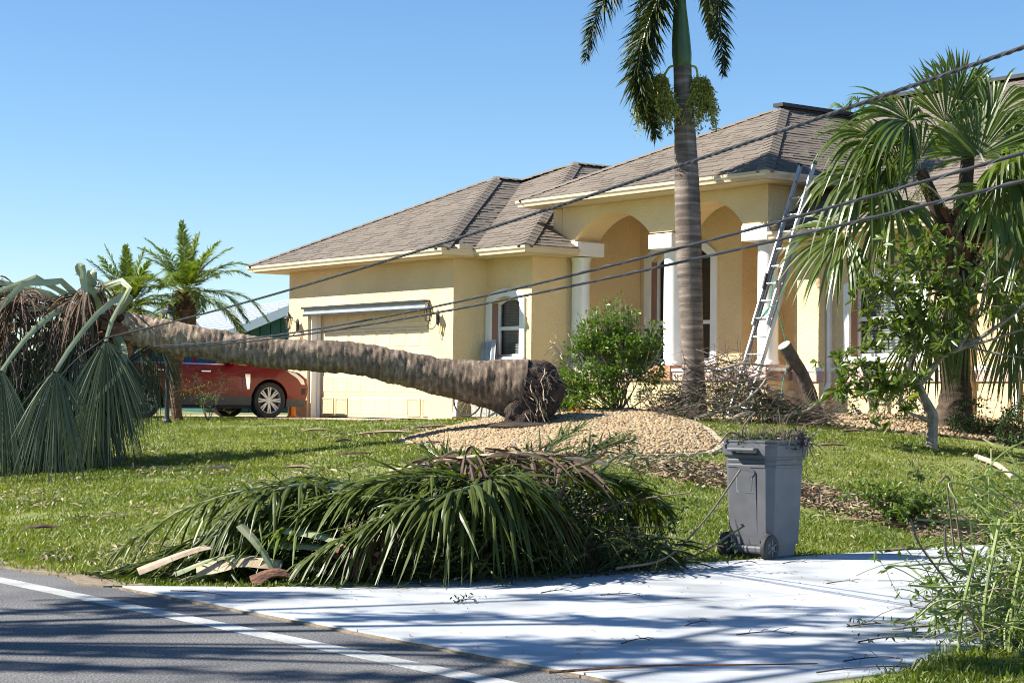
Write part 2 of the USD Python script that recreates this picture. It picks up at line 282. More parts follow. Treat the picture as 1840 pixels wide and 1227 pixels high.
trunk_mat('fallen_bark', [(.075, .057, .044), (.185, .148, .115), (.33, .275, .215)], 3.3, (16, 9, 9), 'x', 5.4)
trunk_mat('royal_bark', [(.085, .068, .058), (.16, .132, .115), (.27, .235, .205)], 2.5, (2, 2, 17))
trunk_mat('fan_bark', [(.025, .018, .013), (.06, .043, .03), (.10, .072, .05)], 0, (6, 6, 14))
def glass(name, tint, fac=.12):
    M[name] = usdkit.material(stage, LK + name, {'t': ('transparent_bsdf', {'color': tint}), 'g': ('glossy_bsdf', {'roughness': .02, 'color': (1, 1, 1)}), 'lw': ('layer_weight', {'blend': .5}), 'pw': ('math', {'math_type': 'power', 'value2': 5.}), 'f': ('math', {'math_type': 'multiply_add', 'value2': .92, 'value3': .05}), 'm': ('mix_closure', {})},
        [('lw.facing', 'pw.value1'), ('pw.value', 'f.value1'), ('f.value', 'm.fac'), ('t.BSDF', 'm.closure1'), ('g.BSDF', 'm.closure2')], surface='m.closure')
glass('window_glass', (.86, .88, .88)); glass('lantern_glass', (.9, .88, .8))

# ------------------------------------------------------------------ the plot: a runs along the street and the house front, b away from the street
TH = math.atan(3400 / 2610.); GX, GY = -1.12429, 36.0
Av, Bv = np.array([math.cos(TH), -math.sin(TH), 0]), np.array([math.sin(TH), math.cos(TH), 0]); HROT = -math.degrees(TH)
def ab(x, y): return (x - GX) * Av[0] + (y - GY) * Av[1], (x - GX) * Bv[0] + (y - GY) * Bv[1]
def xy(a, b): return GX + Av[0] * a + Bv[0] * b, GY + Av[1] * a + Bv[1] * b
def height(x, y):
    x, y = np.asarray(x, float), np.asarray(y, float); a, b = ab(x, y)
    hl = np.interp(b, [-14.9, -14.2, -11.9, -6.6, -4, 0, 40], [0, .03, .24, .86, 1., 1., 1.])
    hr = np.interp(b, [-14.9, -14.2, -11.9, -6.6, -3, 0, 2.5, 40], [0, .03, .24, .80, 1.03, 1.12, 1.22, 1.22])
    w = np.clip((a - .5) / 2.5, 0, 1); hs = hl * (1 - w) + hr * w
    return hs * np.clip((17 - a) / 6.2, 0, 1) + .22 * np.exp(-(((x - 1.1) / 2.) ** 2 + ((y - 27) / 1.9) ** 2))
def on(x, y, dz=0): return np.array([x, y, float(height(x, y)) + dz])
DRIVE = Polygon([(16.19, -14.67), (16.87, -13.8), (17.05, -11), (16.95, -5), (17, 8), (22.3, 8), (22.3, -12.5), (23.2, -14.67)])
BED = Polygon([(-1.46, 26.02), (-1.2, 26.9), (-.6, 28.2), (.3, 28.7), (1.4, 28.6), (2.1, 27.6), (2.45, 26.), (2.66, 24.4), (2.45, 23.8), (2.1, 23.6), (1.38, 23.3), (.5, 23.2), (-.2, 23.5), (-.9, 24.7)]).buffer(.15).buffer(-.15)
BED2 = Polygon([xy(*p) for p in ((10.2, -1.75), (11.06, -1.0), (11.7, .1), (12.5, 1.0), (14, 1.8), (14, 2.3), (7.2, 2.05), (6.9, 1.4), (4, 1.2), (4, -.3), (7.2, -.6))])

# ------------------------------------------------------------------ ground, road, driveway
def ground():
    us = np.unique(np.concatenate([np.linspace(-300, -40, 14), np.linspace(-40, -12, 29), np.arange(-12, 24.01, .22), np.linspace(24, 50, 27), np.linspace(50, 300, 14)]))
    vs = np.unique(np.concatenate([np.linspace(-200, -30, 10), np.linspace(-30, -15.5, 20), np.arange(-15.5, 6, .22), np.linspace(6, 40, 20), np.linspace(40, 400, 14)]))
    a, b = np.meshgrid(us, vs, indexing='ij'); x, y = xy(a, b); z = height(x, y)
    z = z + .035 * (meshkit.fbm(np.stack([x * .9, y * .9, 0 * x], -1), 3, 5) - .5) * np.clip((z - .02) / .2, 0, 1)
    low = (b < -14.6) | ((a > 16.9) & (a < 22.4)); z = np.where(low, -.06, np.where((a >= 22.4) & (b > -14.6), z + .03, z))
    n, m = a.shape; i, j = np.meshgrid(np.arange(n - 1), np.arange(m - 1), indexing='ij')
    f = np.stack([i * m + j, (i + 1) * m + j, (i + 1) * m + j + 1, i * m + j + 1], -1).reshape(-1, 4)
    obj('lawn', (np.stack([x, y, z], -1).reshape(-1, 3), f), 'lawn_ground', smooth=True, label='mown green lawn rising from the street to the house', kind='structure')
    far = MB(); far.add([(-900, -700, -.4), (900, -700, -.4), (900, 1100, -.4), (-900, 1100, -.4)], [[0, 1, 2, 3]])
    obj('ground', far, 'lawn_ground', kind='structure')
ground()
def sheet(poly, z, mt, name, th=.1, **k):
    p = Polygon([xy(*c) for c in poly]); m = extrude(p, th); m.apply_translation((0, 0, z - th)); return obj(name, m, mt, **k)
rng = np.random.default_rng(3)
edge = [(a, -14.66 + .05 * math.sin(a * 1.9) + .04 * rng.standard_normal()) for a in np.arange(-60, 16.2, .35)] + [(16.2, -14.68), (23.2, -14.68)] + [(a, -14.66 + .05 * math.sin(a * 1.9)) for a in np.arange(23.6, 60, .4)]
sheet(edge + [(60, -22.6), (-60, -22.6)], .0, 'asphalt', 'road', label='grey asphalt street with tree shadows across it', kind='structure')
sheet([(-60, -15.25), (60, -15.25), (60, -15.08), (-60, -15.08)], .004, 'line_paint', 'edge_line', .003, label='worn white edge line painted along the street', kind='structure')
sheet([(-60, -22.1), (60, -22.1), (60, -21.93), (-60, -21.93)], .004, 'line_paint', 'edge_line', .003, kind='structure')
sheet([(a, -14.72 + .05 * math.sin(3 * a) + .03 * rng.standard_normal()) for a in np.arange(-20, 16.3, .3)] + [(a, -14.35 + .06 * math.sin(2.3 * a)) for a in np.arange(16.2, -20, -.3)], .012, 'sand_edge', 'sandy_verge', .05, kind='structure')
sheet([(a, -14.705 + .008 * rng.standard_normal()) for a in np.arange(16.1, 23.3, .08)] + [(a, -14.674 + .001 * rng.standard_normal()) for a in np.arange(23.3, 16.1, -.08)], .013, 'sand_edge', 'driveway_joint', .02, kind='structure')
drive = thing('driveway', None, None); tag(stage.GetPrimAtPath(drive), 'white painted concrete driveway in joined slabs', kind='structure')
for a0, a1 in ((15.5, 19.42), (19.43, 24)):
    bs = [-15, -11.62, -8.3, -5, -1.7, 1.6, 8]
    for b0, b1 in zip(bs[:-1], bs[1:]):
        p = DRIVE.intersection(sbox(a0, b0 + .005, a1, b1 - .005))
        if not p.is_empty: 
            m = extrude(Polygon([xy(*c) for c in p.exterior.coords]), .09); m.apply_translation((0, 0, -.065)); obj('slab', m, 'drive_paint', drive)

# ------------------------------------------------------------------ house, in its own frame (a, b, z)
house = thing('house', 'single storey yellow stucco house with brown shingle hip roofs and arched white porch', 'house', (GX, GY, 0), rotz=HROT)
def hobj(name, m, mt, parent=None, **k): return obj(name, m, mt, parent or house, world=False, **k)
def wall_b(poly, b, th=.25):
    """A wall facing the street: polygon in (a, z), front face at b."""
    v, f = arr(extrude(poly, th)); return np.c_[v[:, 0], b + v[:, 2], v[:, 1]], f[:, ::-1]
def wall_a(poly, a, th=.25):
    v, f = arr(extrude(poly, th)); return np.c_[a - v[:, 2], v[:, 0], v[:, 1]], f[:, ::-1]
def arch(a0, a1, z0, zs, rise, n=14):
    """Opening with a segmental arch: jambs to zs, crown at zs + rise."""
    w = a1 - a0; R = (w * w / 4 + rise * rise) / (2 * rise); c = (a0 + a1) / 2; t = math.asin(w / 2 / R)
    return Polygon([(a0, z0), (a1, z0)] + [(c + R * math.sin(x), zs + rise - R + R * math.cos(x)) for x in np.linspace(t, -t, n)])
SOF, SOFP = 4.12, 5.06
W1 = arch(.176, 1.084, 2.24, 3.27, .12); W2 = arch(8.086, 9.58, 2.18, 3.27, .16); W3 = arch(1.72, 3.42, 2.2, 4.12, .30)
hobj('garage_wall', wall_b(sbox(-6.065, .85, 0, SOF).difference(sbox(-5.29, .5, -.80, 3.32)), 0), 'stucco')
hobj('wall', wall_a(sbox(.253, .85, .79, SOF), -.003, .25), 'stucco')
hobj('window_wall', wall_b(sbox(-.25, .9, 1.403, SOF).difference(W1), .79), 'stucco')
hobj('wall', wall_a(sbox(.793, .9, 3.5, SOFP - .003).difference(sbox(.7, SOF, 1.503, 6)), 1.406, .25), 'stucco')
hobj('entry_wall', wall_b(sbox(1.41, 1.2, 4.23, SOFP - .003).difference(W3), 3.5), 'stucco')
hobj('wall', wall_a(sbox(3.753, 1.2, 4.6, SOFP - .003), 4.228, .25), 'stucco')
hobj('entry_wall', wall_b(sbox(3.98, 1.2, 9.0, SOFP - .003), 4.6), 'stucco')
hobj('wing_wall', wall_b(sbox(6.915, .95, 7.585, SOF), 2.1, .4), 'stucco')
hobj('wing_wall', wall_b(sbox(7.3, .95, 10.49, SOF).difference(W2), 2.2), 'stucco')
hobj('wing_wall', wall_b(sbox(10.2, .95, 14.4, SOF), 2.31), 'stucco')
hobj('wall', wall_a(sbox(2.503, .95, 4.6, SOF), 7.165, .25), 'stucco')
hobj('side_wall', wall_a(sbox(.003, .85, 12, SOF), -5.815, .25), 'stucco'); hobj('side_wall', wall_a(sbox(2.56, .85, 12, SOF), 14.4, .25), 'stucco')
hobj('rear_wall', wall_b(sbox(-6.06, .85, 14.4, SOF), 12.0), 'stucco')
hobj('room_floor', MB().box((-5.8, .26, .95), (0, 11.9, 1.02)).box((-.2, 1.06, 1.5), (1.15, 11.9, 1.6)).box((1.2, 3.8, 1.5), (3.97, 11.9, 1.6)).box((4.0, 4.9, 1.5), (14.1, 11.9, 1.6)).box((7.2, 2.7, 1.5), (14.1, 4.9, 1.6)), 'dark_room')
hobj('inner_wall', MB().box((-.26, 1.1, 1.0), (-.2, 11.9, SOF)).box((7.6, 5.2, 1.6), (14.0, 5.3, SOF)).box((1.4, 6.4, 1.6), (4.0, 6.5, SOFP)).box((-.2, 3.2, 1.6), (1.1, 3.3, SOF)), 'dark_room')
# porch: arched front, beam at the side, ceiling, low wall
pf = sbox(1.43, 4.14, 6.87, SOFP - .002).difference(unary_union([arch(1.80, 3.91, 4.0, 4.44, .447), arch(4.51, 6.27, 4.0, 4.44, .444), sbox(1, 4, 1.80, 4.40), sbox(3.91, 4, 4.51, 4.43), sbox(6.26, 4, 7, 4.34)]))
hobj('porch_arch', wall_b(pf, 1.5, .6), 'stucco')
hobj('porch_beam', MB().box((6.27, 2.103, 4.10), (6.868, 4.58, SOFP - .004)), 'stucco')
hobj('porch_ceiling', MB().box((1.42, 1.47, SOFP), (6.88, 4.58, SOFP + .05)), 'soffit_tan')
hobj('porch_floor', MB().box((1.41, 1.75, 1.2), (7.0, 4.59, 1.62)), 'concrete')
hobj('porch_low_wall', MB().box((1.45, 1.53, .9), (6.84, 1.78, 1.79)).box((6.56, 1.785, .9), (6.84, 2.097, 1.79)), 'stucco')
hobj('porch_band', MB().box((1.44, 1.50, 1.793), (6.87, 1.80, 1.95)).box((6.54, 1.803, 1.793), (6.87, 2.094, 1.95)), 'pink_band')
hobj('porch_coping', MB().box((1.42, 1.48, 1.953), (6.89, 1.82, 2.005)).box((6.52, 1.823, 1.953), (6.89, 2.09, 2.005)), 'white_paint')
for i, a in enumerate((1.62, 4.215, 6.57)):
    c = hobj('column', trimesh.util.concatenate([lathe([(0, 2.06), (.205, 2.06), (.205, 2.10), (.19, 2.13), (.178, 2.15), (.172, 4.05), (.185, 4.07), (.19, 4.12), (0, 4.12)], 40).apply_translation((a, 1.81, 0))]), 'column_paint', smooth=40)
    hobj('capital', rbox((a - .305, 1.47, 4.137), (a + .305, 2.13, 4.40), .012), 'white_paint', c)
    hobj('plinth', MB().box((a - .30, 1.46, 1.80), (a + .30, 2.10, 2.058)), 'brick_face' if i == 1 else 'pink_band', c)
# bands
hobj('pink_band', MB().box((-6.085, -.022, 1.67), (-5.31, -.003, 1.84)), 'pink_band'); hobj('pink_band', MB().box((-.78, -.022, 1.67), (.0, -.003, 1.84)), 'pink_band')
for a0, a1, b in ((6.905, 7.595, 2.1), (7.602, 10.50, 2.2), (10.507, 14.4, 2.31)):
    pb = hobj('pink_band', MB().box((a0, b - .03, 1.775), (a1, b - .003, 1.945)), 'pink_band'); hobj('coping', MB().box((a0, b - .042, 1.948), (a1, b - .004, 2.01)), 'white_paint', pb)
# garage door: five sections of eight panels, vents in the lowest
hobj('door_jamb', MB().box((-5.286, .06, 1.0), (-5.22, .27, 3.31)), 'white_paint'); hobj('door_jamb', MB().box((-.87, .06, 1.0), (-.805, .27, 3.31)), 'white_paint')
hobj('door_jamb', MB().box((-5.215, .20, 1.0), (-5.19, .275, 3.31)), 'white_paint')
for r in range(5):
    z0 = 1.035 + r * .456
    sec = hobj('door_section', rbox((-5.28, .285, z0), (-.81, .33, z0 + .452), .006), 'door_cream')
    for c in range(8):
        a0 = -5.16 + c * .532 + .045
        if r == 0 and c in (0, 1, 6, 7):
            m = MB(); x0, x1, y0, y1 = a0 - .01, a0 + .452, z0 + .05, z0 + .40
            m.box((x0, .262, y0), (x0 + .03, .284, y1)).box((x1 - .03, .262, y0), (x1, .284, y1)).box((x0 + .03, .262, y0), (x1 - .03, .284, y0 + .03)).box((x0 + .03, .262, y1 - .03), (x1 - .03, .284, y1))
            for k in range(1, 7): m.box((x0 + .03 + k * .056 - .018, .272, y0 + .03), (x0 + .03 + k * .056 + .018, .280, y1 - .03))
            for k in range(1, 9): m.box((x0 + .03, .2705, y0 + .03 + k * .032 - .010), (x1 - .03, .279, y0 + .03 + k * .032 + .010))
            v = hobj('vent', m, 'door_cream', sec); hobj('grille', MB().box((x0 + .03, .281, y0 + .03), (x1 - .03, .2835, y1 - .03)), 'vent_grey', v)
        else:
            x0, x1, y0, y1 = a0, a0 + .442, z0 + .06, z0 + .40; t, b1, b2 = .03, .2845, .271
            o = [(x0, b1, y0), (x1, b1, y0), (x1, b1, y1), (x0, b1, y1)]; n = [(x0 + t, b2, y0 + t), (x1 - t, b2, y0 + t), (x1 - t, b2, y1 - t), (x0 + t, b2, y1 - t)]; p2 = [(x0 + .045, b2 + .006, y0 + .045), (x1 - .045, b2 + .006, y0 + .045), (x1 - .045, b2 + .006, y1 - .045), (x0 + .045, b2 + .006, y1 - .045)]
            f = [[k, (k + 1) % 4, 4 + (k + 1) % 4, 4 + k] for k in range(4)] + [[4 + k, 4 + (k + 1) % 4, 8 + (k + 1) % 4, 8 + k] for k in range(4)] + [[8, 9, 10, 11]]
            hobj('panel', (np.array(o + n + p2), np.array(f)), 'door_cream', sec)
hd = hobj('door_header_rail', MB().box((-5.30, -.10, 3.17), (-.79, -.004, 3.30)), 'panel_metal'); hobj('rail_lip', MB().box((-5.33, -.15, 3.302), (-.77, -.005, 3.345)).box((-5.30, -.125, 3.15), (-.79, -.105, 3.19)), 'iron', hd)
hobj('door_lintel', MB().box((-5.28, .10, 3.32), (-.81, .25, 3.5)), 'stucco')
# windows
def offset_arch(p, d): return p.buffer(d, join_style=2)
def window(hole, b, trim, z0, rail, seedn, blinds=True, jamb='brown_jamb'):
    a0, _, a1, z1 = hole.bounds
    ring = offset_arch(hole, trim).difference(hole.buffer(.004)).difference(sbox(a0 - 1, 0, a1 + 1, z0 - .02))
    w = hobj('window', wall_b(ring, b - .045, .05), 'white_paint')
    hobj('sill', rbox((a0 - trim, b - .07, z0 - .10), (a1 + trim, b - .003, z0 - .022), .008), 'white_paint', w)
    hobj('jamb', MB().box((a0 + .001, b + .006, z0 + .002), (a0 + .012, b + .16, hole.exterior.coords[2][1])), jamb, w)
    inner = hole.buffer(-.055); hobj('sash', wall_b(hole.difference(inner).buffer(-.001).union(sbox(a0 + .03, rail - .035, a1 - .03, rail + .035)), b + .14, .05), 'white_paint', w)
    for lo, hi in ((z0, rail - .03), (rail + .03, z1)):
        hobj('pane', wall_b(inner.intersection(sbox(a0, lo, a1, hi)), b + .17, .006), 'window_glass', w)
    hobj('backing', wall_b(sbox(a0 - .1, z0 - .1, a1 + .1, z1 + .1), b + .40, .02), 'dark_room', w)
    if blinds:
        m = MB()
        for z in np.arange(z0 + .03, z1, .05): m.add([(a0 + .10, b + .20, z), (a1 - .02, b + .20, z), (a1 - .02, b + .222, z + .044), (a0 + .10, b + .222, z + .044)], [[0, 1, 2, 3]])
        hobj('blind', m, 'blind', w)
    return w
window(W1, .79, .145, 2.24, 2.79, 1); window(W2, 2.2, .135, 2.18, 2.80, 2); window(W3, 3.5, .17, 2.2, 2.93, 3, False)
# eaves: soffits and gutters
def soffit(a0, a1, b0, b1, z=SOF): hobj('soffit', MB().box((a0, b0, z), (a1, b1, z + .02)), 'soffit_tan')
soffit(-6.76, .303, -.47, -.004); soffit(.003, .303, -.001, .277); soffit(.003, 1.876, .28, .786); soffit(1.41, 1.876, .789, 1.497)
soffit(.917, 7.317, .98, 1.495, SOFP + .004); soffit(6.884, 7.317, 1.498, 3.3, SOFP + .004); soffit(.917, 1.415, 1.498, 3.0, SOFP + .004)
soffit(6.885, 7.58, 1.58, 2.096); soffit(7.588, 10.485, 1.58, 2.196); soffit(10.49, 15, 1.58, 2.306); soffit(-6.76, -6.07, .0, 12)
PROF = np.array([(0, -.002), (.085, -.002), (.092, .03), (.10, .045), (.125, .07), (.13, .118), (.118, .118), (.112, .10), (0, .10)])
def gutter(p0, p1, z, out, m0=1, m1=1, mt='gutter_tan'):
    """Moulded gutter along the fascia from p0 to p1 (a, b); out points away from the wall; m0, m1 = mitre at each end."""
    p0, p1, out = np.array(p0, float), np.array(p1, float), np.array(out, float); d = unit(p1 - p0); n = len(PROF); v = []
    for p, s in ((p0, -m0), (p1, m1)):
        for o, h in PROF: w = p + out * o + d * (o * s); v.append((w[0], w[1], z + h))
    f = [[i, (i + 1) % n, n + (i + 1) % n, n + i] for i in range(n)]; tri = [[a, b, c] for a, b, c, _ in f] + [[a, c, d_] for a, _, c, d_ in f]
    tri += [[0, i + 1, i] for i in range(1, n - 1)] + [[n, n + i, n + i + 1] for i in range(1, n - 1)]
    return hobj('gutter', (np.array(v), np.array(tri)), mt)
F, R, Lf = (0, -1), (1, 0), (-1, 0)
gutter((-6.76, -.47), (.303, -.47), SOF + .02, F); gutter((.303, -.47), (.303, .28), SOF + .02, R, 1, -1); gutter((.303, .28), (1.876, .28), SOF + .02, F, -1, 1); gutter((1.876, .28), (1.876, 1.47), SOF + .02, R, 1, 0)
gutter((.917, .98), (7.317, .98), SOFP + .02, F); gutter((7.317, .98), (7.317, 3.3), SOFP + .02, R, 1, 0); gutter((.917, 3.0), (.917, .98), SOFP + .02, Lf, 0, 1)
gutter((6.885, 1.58), (15, 1.58), SOF + .02, F, 0, 1); gutter((-6.76, 12), (-6.76, -.47), SOF + .02, Lf, 0, 1)
hobj('splash_guard', MB().box((.18, -.19, 4.26), (.44, -.165, 4.34)).box((.415, -.165, 4.26), (.44, .12, 4.34)), 'gutter_tan')
ds = MB(); ds.box((7.61, 2.13, 1.75), (7.68, 2.197, 4.1)); ds.bar((7.645, 2.155, 1.76), (7.60, 2.00, 1.32), .07, .06, (1, 0, 0)).bar((7.60, 2.0, 1.33), (7.72, 1.86, 1.20), .07, .06, (1, 0, 0))
hobj('downspout', ds, 'white_paint'); hobj('downspout', MB().box((11.30, 2.23, 1.2), (11.37, 2.305, 4.1)), 'white_paint'); hobj('splash_guard', MB().box((8.18, 2.14, 1.2), (8.30, 2.19, 1.32)), 'panel_metal')
# roofs: faces as (a, b, z) polygons, first edge is the eave
zA, zC, zD = 4.275, 5.215, 4.34
apA, apB, apC = (-3.23, 3.42, 6.19), (-2.40, 4.93, 6.55), (4.117, 4.62, 6.97)
def onA(a): return zA + (apA[2] - zA) / (.36 - apA[0]) * (.36 - a)
def onB(a): return zA + (apB[2] - zA) / (1.935 - apB[0]) * (1.935 - a)
faces = {
    'A': [[(-6.82, -.53, zA), (.36, -.53, zA), apA], [(.36, -.53, zA), (.36, 5, zA), (apA[0], 5, apA[2]), apA], [(-6.82, 12.4, zA), (-6.82, -.53, zA), apA, (apA[0], 12.4, apA[2])]],
    'B': [[(-6.4, .22, zA), (1.935, .22, zA), apB], [(1.935, .22, zA), (1.935, 1.485, zA), (1.18, 1.485, onB(1.18)), (1.18, 1.04, onB(1.18))], [(1.18, 1.04, onB(1.18)), (1.18, 12.4, onB(1.18)), (apB[0], 12.4, apB[2]), apB], [(-6.4, 12.4, zA), (-6.4, .22, zA), apB, (apB[0], 12.4, apB[2])]],
    'C': [[(.857, .92, zC), (7.377, .92, zC), apC], [(7.377, .92, zC), (7.377, 8.4, zC), (apC[0], 8.4, apC[2]), apC], [(.857, 12.4, zC), (.857, .92, zC), apC, (apC[0], 12.4, apC[2])]],
    'D': [[(6.88, 1.52, zD), (15.1, 1.52, zD), (12.2, 7.1, 7.32), (4.3, 7.1, 7.32)], [(15.1, 12.4, zD), (4.3, 12.4, zD), (4.3, 7.1, 7.32), (12.2, 7.1, 7.32)], [(15.1, 1.52, zD), (15.1, 12.4, zD), (12.2, 7.1, 7.32)], [(4.3, 12.4, zD), (4.3, 7.1, 5.6), (4.3, 7.1, 7.32)]]}
rs = np.random.default_rng(11); tabs = []; roofs = {}
SHOW = {'A': (0, 1), 'B': (0, 1, 2), 'C': (0, 1), 'D': (0,)}
for key, fs in faces.items():
    deck = MB()
    for f in fs:
        p = np.array(f); n = len(p); nn = unit(np.cross(p[1] - p[0], p[2] - p[0])); q2 = p - nn * .05
        deck.add(np.vstack([p, q2]), [[0, i, i + 1] for i in range(1, n - 1)] + [[n, n + i + 1, n + i] for i in range(1, n - 1)] + [t for i in range(n) for t in ([i, n + i, n + (i + 1) % n], [i, n + (i + 1) % n, (i + 1) % n])])
    roofs[key] = hobj('roof', deck, 'roof_deck')
    for k in SHOW[key]:
        p = np.array(fs[k]); e = unit(p[1] - p[0]); nn = unit(np.cross(p[1] - p[0], p[2] - p[0])); s = np.cross(nn, e)
        P2 = Polygon(np.c_[(p - p[0]) @ e, (p - p[0]) @ s]); x0, y0, x1, y1 = P2.bounds; y = 0.0
        while y < y1 - .02:
            row = P2.intersection(sbox(x0 - 1, y + .05, x1 + 1, y + .06))
            for g in getattr(row, 'geoms', [row]):
                if g.is_empty: continue
                xa, xb = g.bounds[0], g.bounds[2]; x = xa - rs.uniform(0, .2)
                while x < xb:
                    w = rs.choice([.14, .2, .27, .34]) * rs.uniform(.9, 1.1); l, r = max(x, xa), min(x + w, xb); x += w
                    if r - l < .02: continue
                    th = rs.choice([.010, .014, .022]); dy = rs.choice([0, 0, .012])
                    c = [p[0] + e * u + s * v + nn * t for u, v, t in ((l, y - dy, th), (r - .003, y - dy, th), (r - .003, y + .16, .004), (l, y + .16, .004), (l, y - dy, .001), (r - .003, y - dy, .001))]
                    tabs.append((key, np.array(c), np.linalg.norm(np.array(c[0]) - np.array([7.4, .9, 5.2]))))
            y += .142
TF = [[0, 1, 2], [0, 2, 3], [4, 5, 1], [4, 1, 0], [4, 0, 3], [1, 5, 2]]
tabs.sort(key=lambda t: t[2]); rest = MB()
for i, (key, c, dist) in enumerate(tabs):
    if i < 300: hobj('shingle', (c, np.array(TF)), 'shingle', roofs[key])
    else: rest.add(c, TF)
hobj('shingles', rest, 'shingle', kind='stuff')
def caps(p0, p1, key, step=.24, mt='shingle', w=.15):
    p0, p1 = np.array(p0), np.array(p1); d = unit(p1 - p0); L = np.linalg.norm(p1 - p0); sd = unit(np.cross(d, [0, 0, 1])); up = np.cross(sd, d)
    for k in range(int(L / step)):
        a, b = p0 + d * (k * step - .02) , p0 + d * (k * step + step + .04)
        v = np.array([a - sd * w - up * w * .30 + up * .035, a + up * .045, a + sd * w - up * w * .30 + up * .035, b - sd * w - up * w * .30 + up * .018, b + up * .026, b + sd * w - up * w * .30 + up * .018, a - sd * w - up * (w * .3 + .01), a + sd * w - up * (w * .3 + .01)])
        hobj('ridge_cap', (v, np.array([[0, 1, 4], [0, 4, 3], [1, 2, 5], [1, 5, 4], [6, 7, 2], [6, 2, 1], [6, 1, 0]])), mt, roofs[key])
caps((-6.82, -.53, zA), apA, 'A'); caps((.36, -.53, zA), apA, 'A'); caps(apA, (apA[0], 4.6, apA[2]), 'A')
vB = (-4.1, 3.1, 5.75); caps(vB, apB, 'B'); caps((1.935, .22, zA), apB, 'B'); caps(apB, (apB[0], 8, apB[2]), 'B')
caps((.857, .92, zC), apC, 'C'); caps((7.377, .92, zC), apC, 'C')
hobj('ridge_vent', MB().bar((apC[0], apC[1] - .1, apC[2] + .05), (apC[0], 6.6, apC[2] + .05), .26, .07), 'ridge_black', roofs['C'])
hobj('ridge_vent', MB().bar((4.3, 7.1, 7.37), (12.2, 7.1, 7.37), .26, .07), 'ridge_black', roofs['D'])

# ------------------------------------------------------------------ lanterns, ladder, bin, car and other built things
def P(a, b, z): x, y = xy(a, b); return np.array([x, y, z])
def lantern(a, b, z, label, group):
    t = thing('wall_lantern', label, 'wall lantern', P(a, b, z), group, HROT)
    o = lambda n, m, mt, par=t, **k: obj(n, m, mt, par, world=False, **k)
    o('backplate', m3.Manifold.sphere(1, 24).scale((.055, .02, .15)).translate((0, -.008, 0)), 'iron', smooth=True)
    o('arm', MB().tube(bez((0, -.02, -.06), (0, -.06, -.17), (0, -.15, -.235), (0, -.225, -.20), (0, -.23, -.13), (0, -.19, -.12), (0, -.175, -.15), n=6), .009, 6).tube([(0, -.02, .04), (0, -.10, .10), (0, -.2, .10)], .008, 6), 'iron')
    y = -.225; m = MB()
    for k in range(6):
        c, s = math.cos(k * math.pi / 3), math.sin(k * math.pi / 3); m.bar((.045 * c, y + .045 * s, -.08), (.082 * c, y + .082 * s, .14), .010, .010)
    m.mesh(lathe([(0, -.10), (.02, -.10), (.05, -.085), (.05, -.075), (0, -.075)], 6).apply_translation((0, y, 0)))
    cage = o('cage', m, 'iron')
    o('glass', lathe([(.042, -.074), (.078, .14)], 6).apply_translation((0, y, 0)), 'lantern_glass', cage)
    o('candle', lathe([(0, -.07), (.016, -.07), (.016, .06), (.006, .09), (0, .09)], 10).apply_translation((0, y, 0)), 'lamp_lens', cage)
    o('lantern_roof', lathe([(0, .136), (.105, .136), (.10, .15), (.06, .18), (.045, .20), (.05, .205), (.03, .235), (.012, .245), (.018, .262), (.010, .28), (0, .30)], 12).apply_translation((0, y, 0)), 'iron')
lantern(-.50, -.003, 3.0, 'black carriage lantern on the lit wall between the garage door and the window', 'wall lanterns')
lantern(-5.70, -.003, 2.98, 'black carriage lantern on the far wall edge beside the green neighbouring wall', 'wall lanterns')
lantern(10.93, 2.307, 3.05, 'black carriage lantern in shade behind the fan palm', 'wall lanterns')

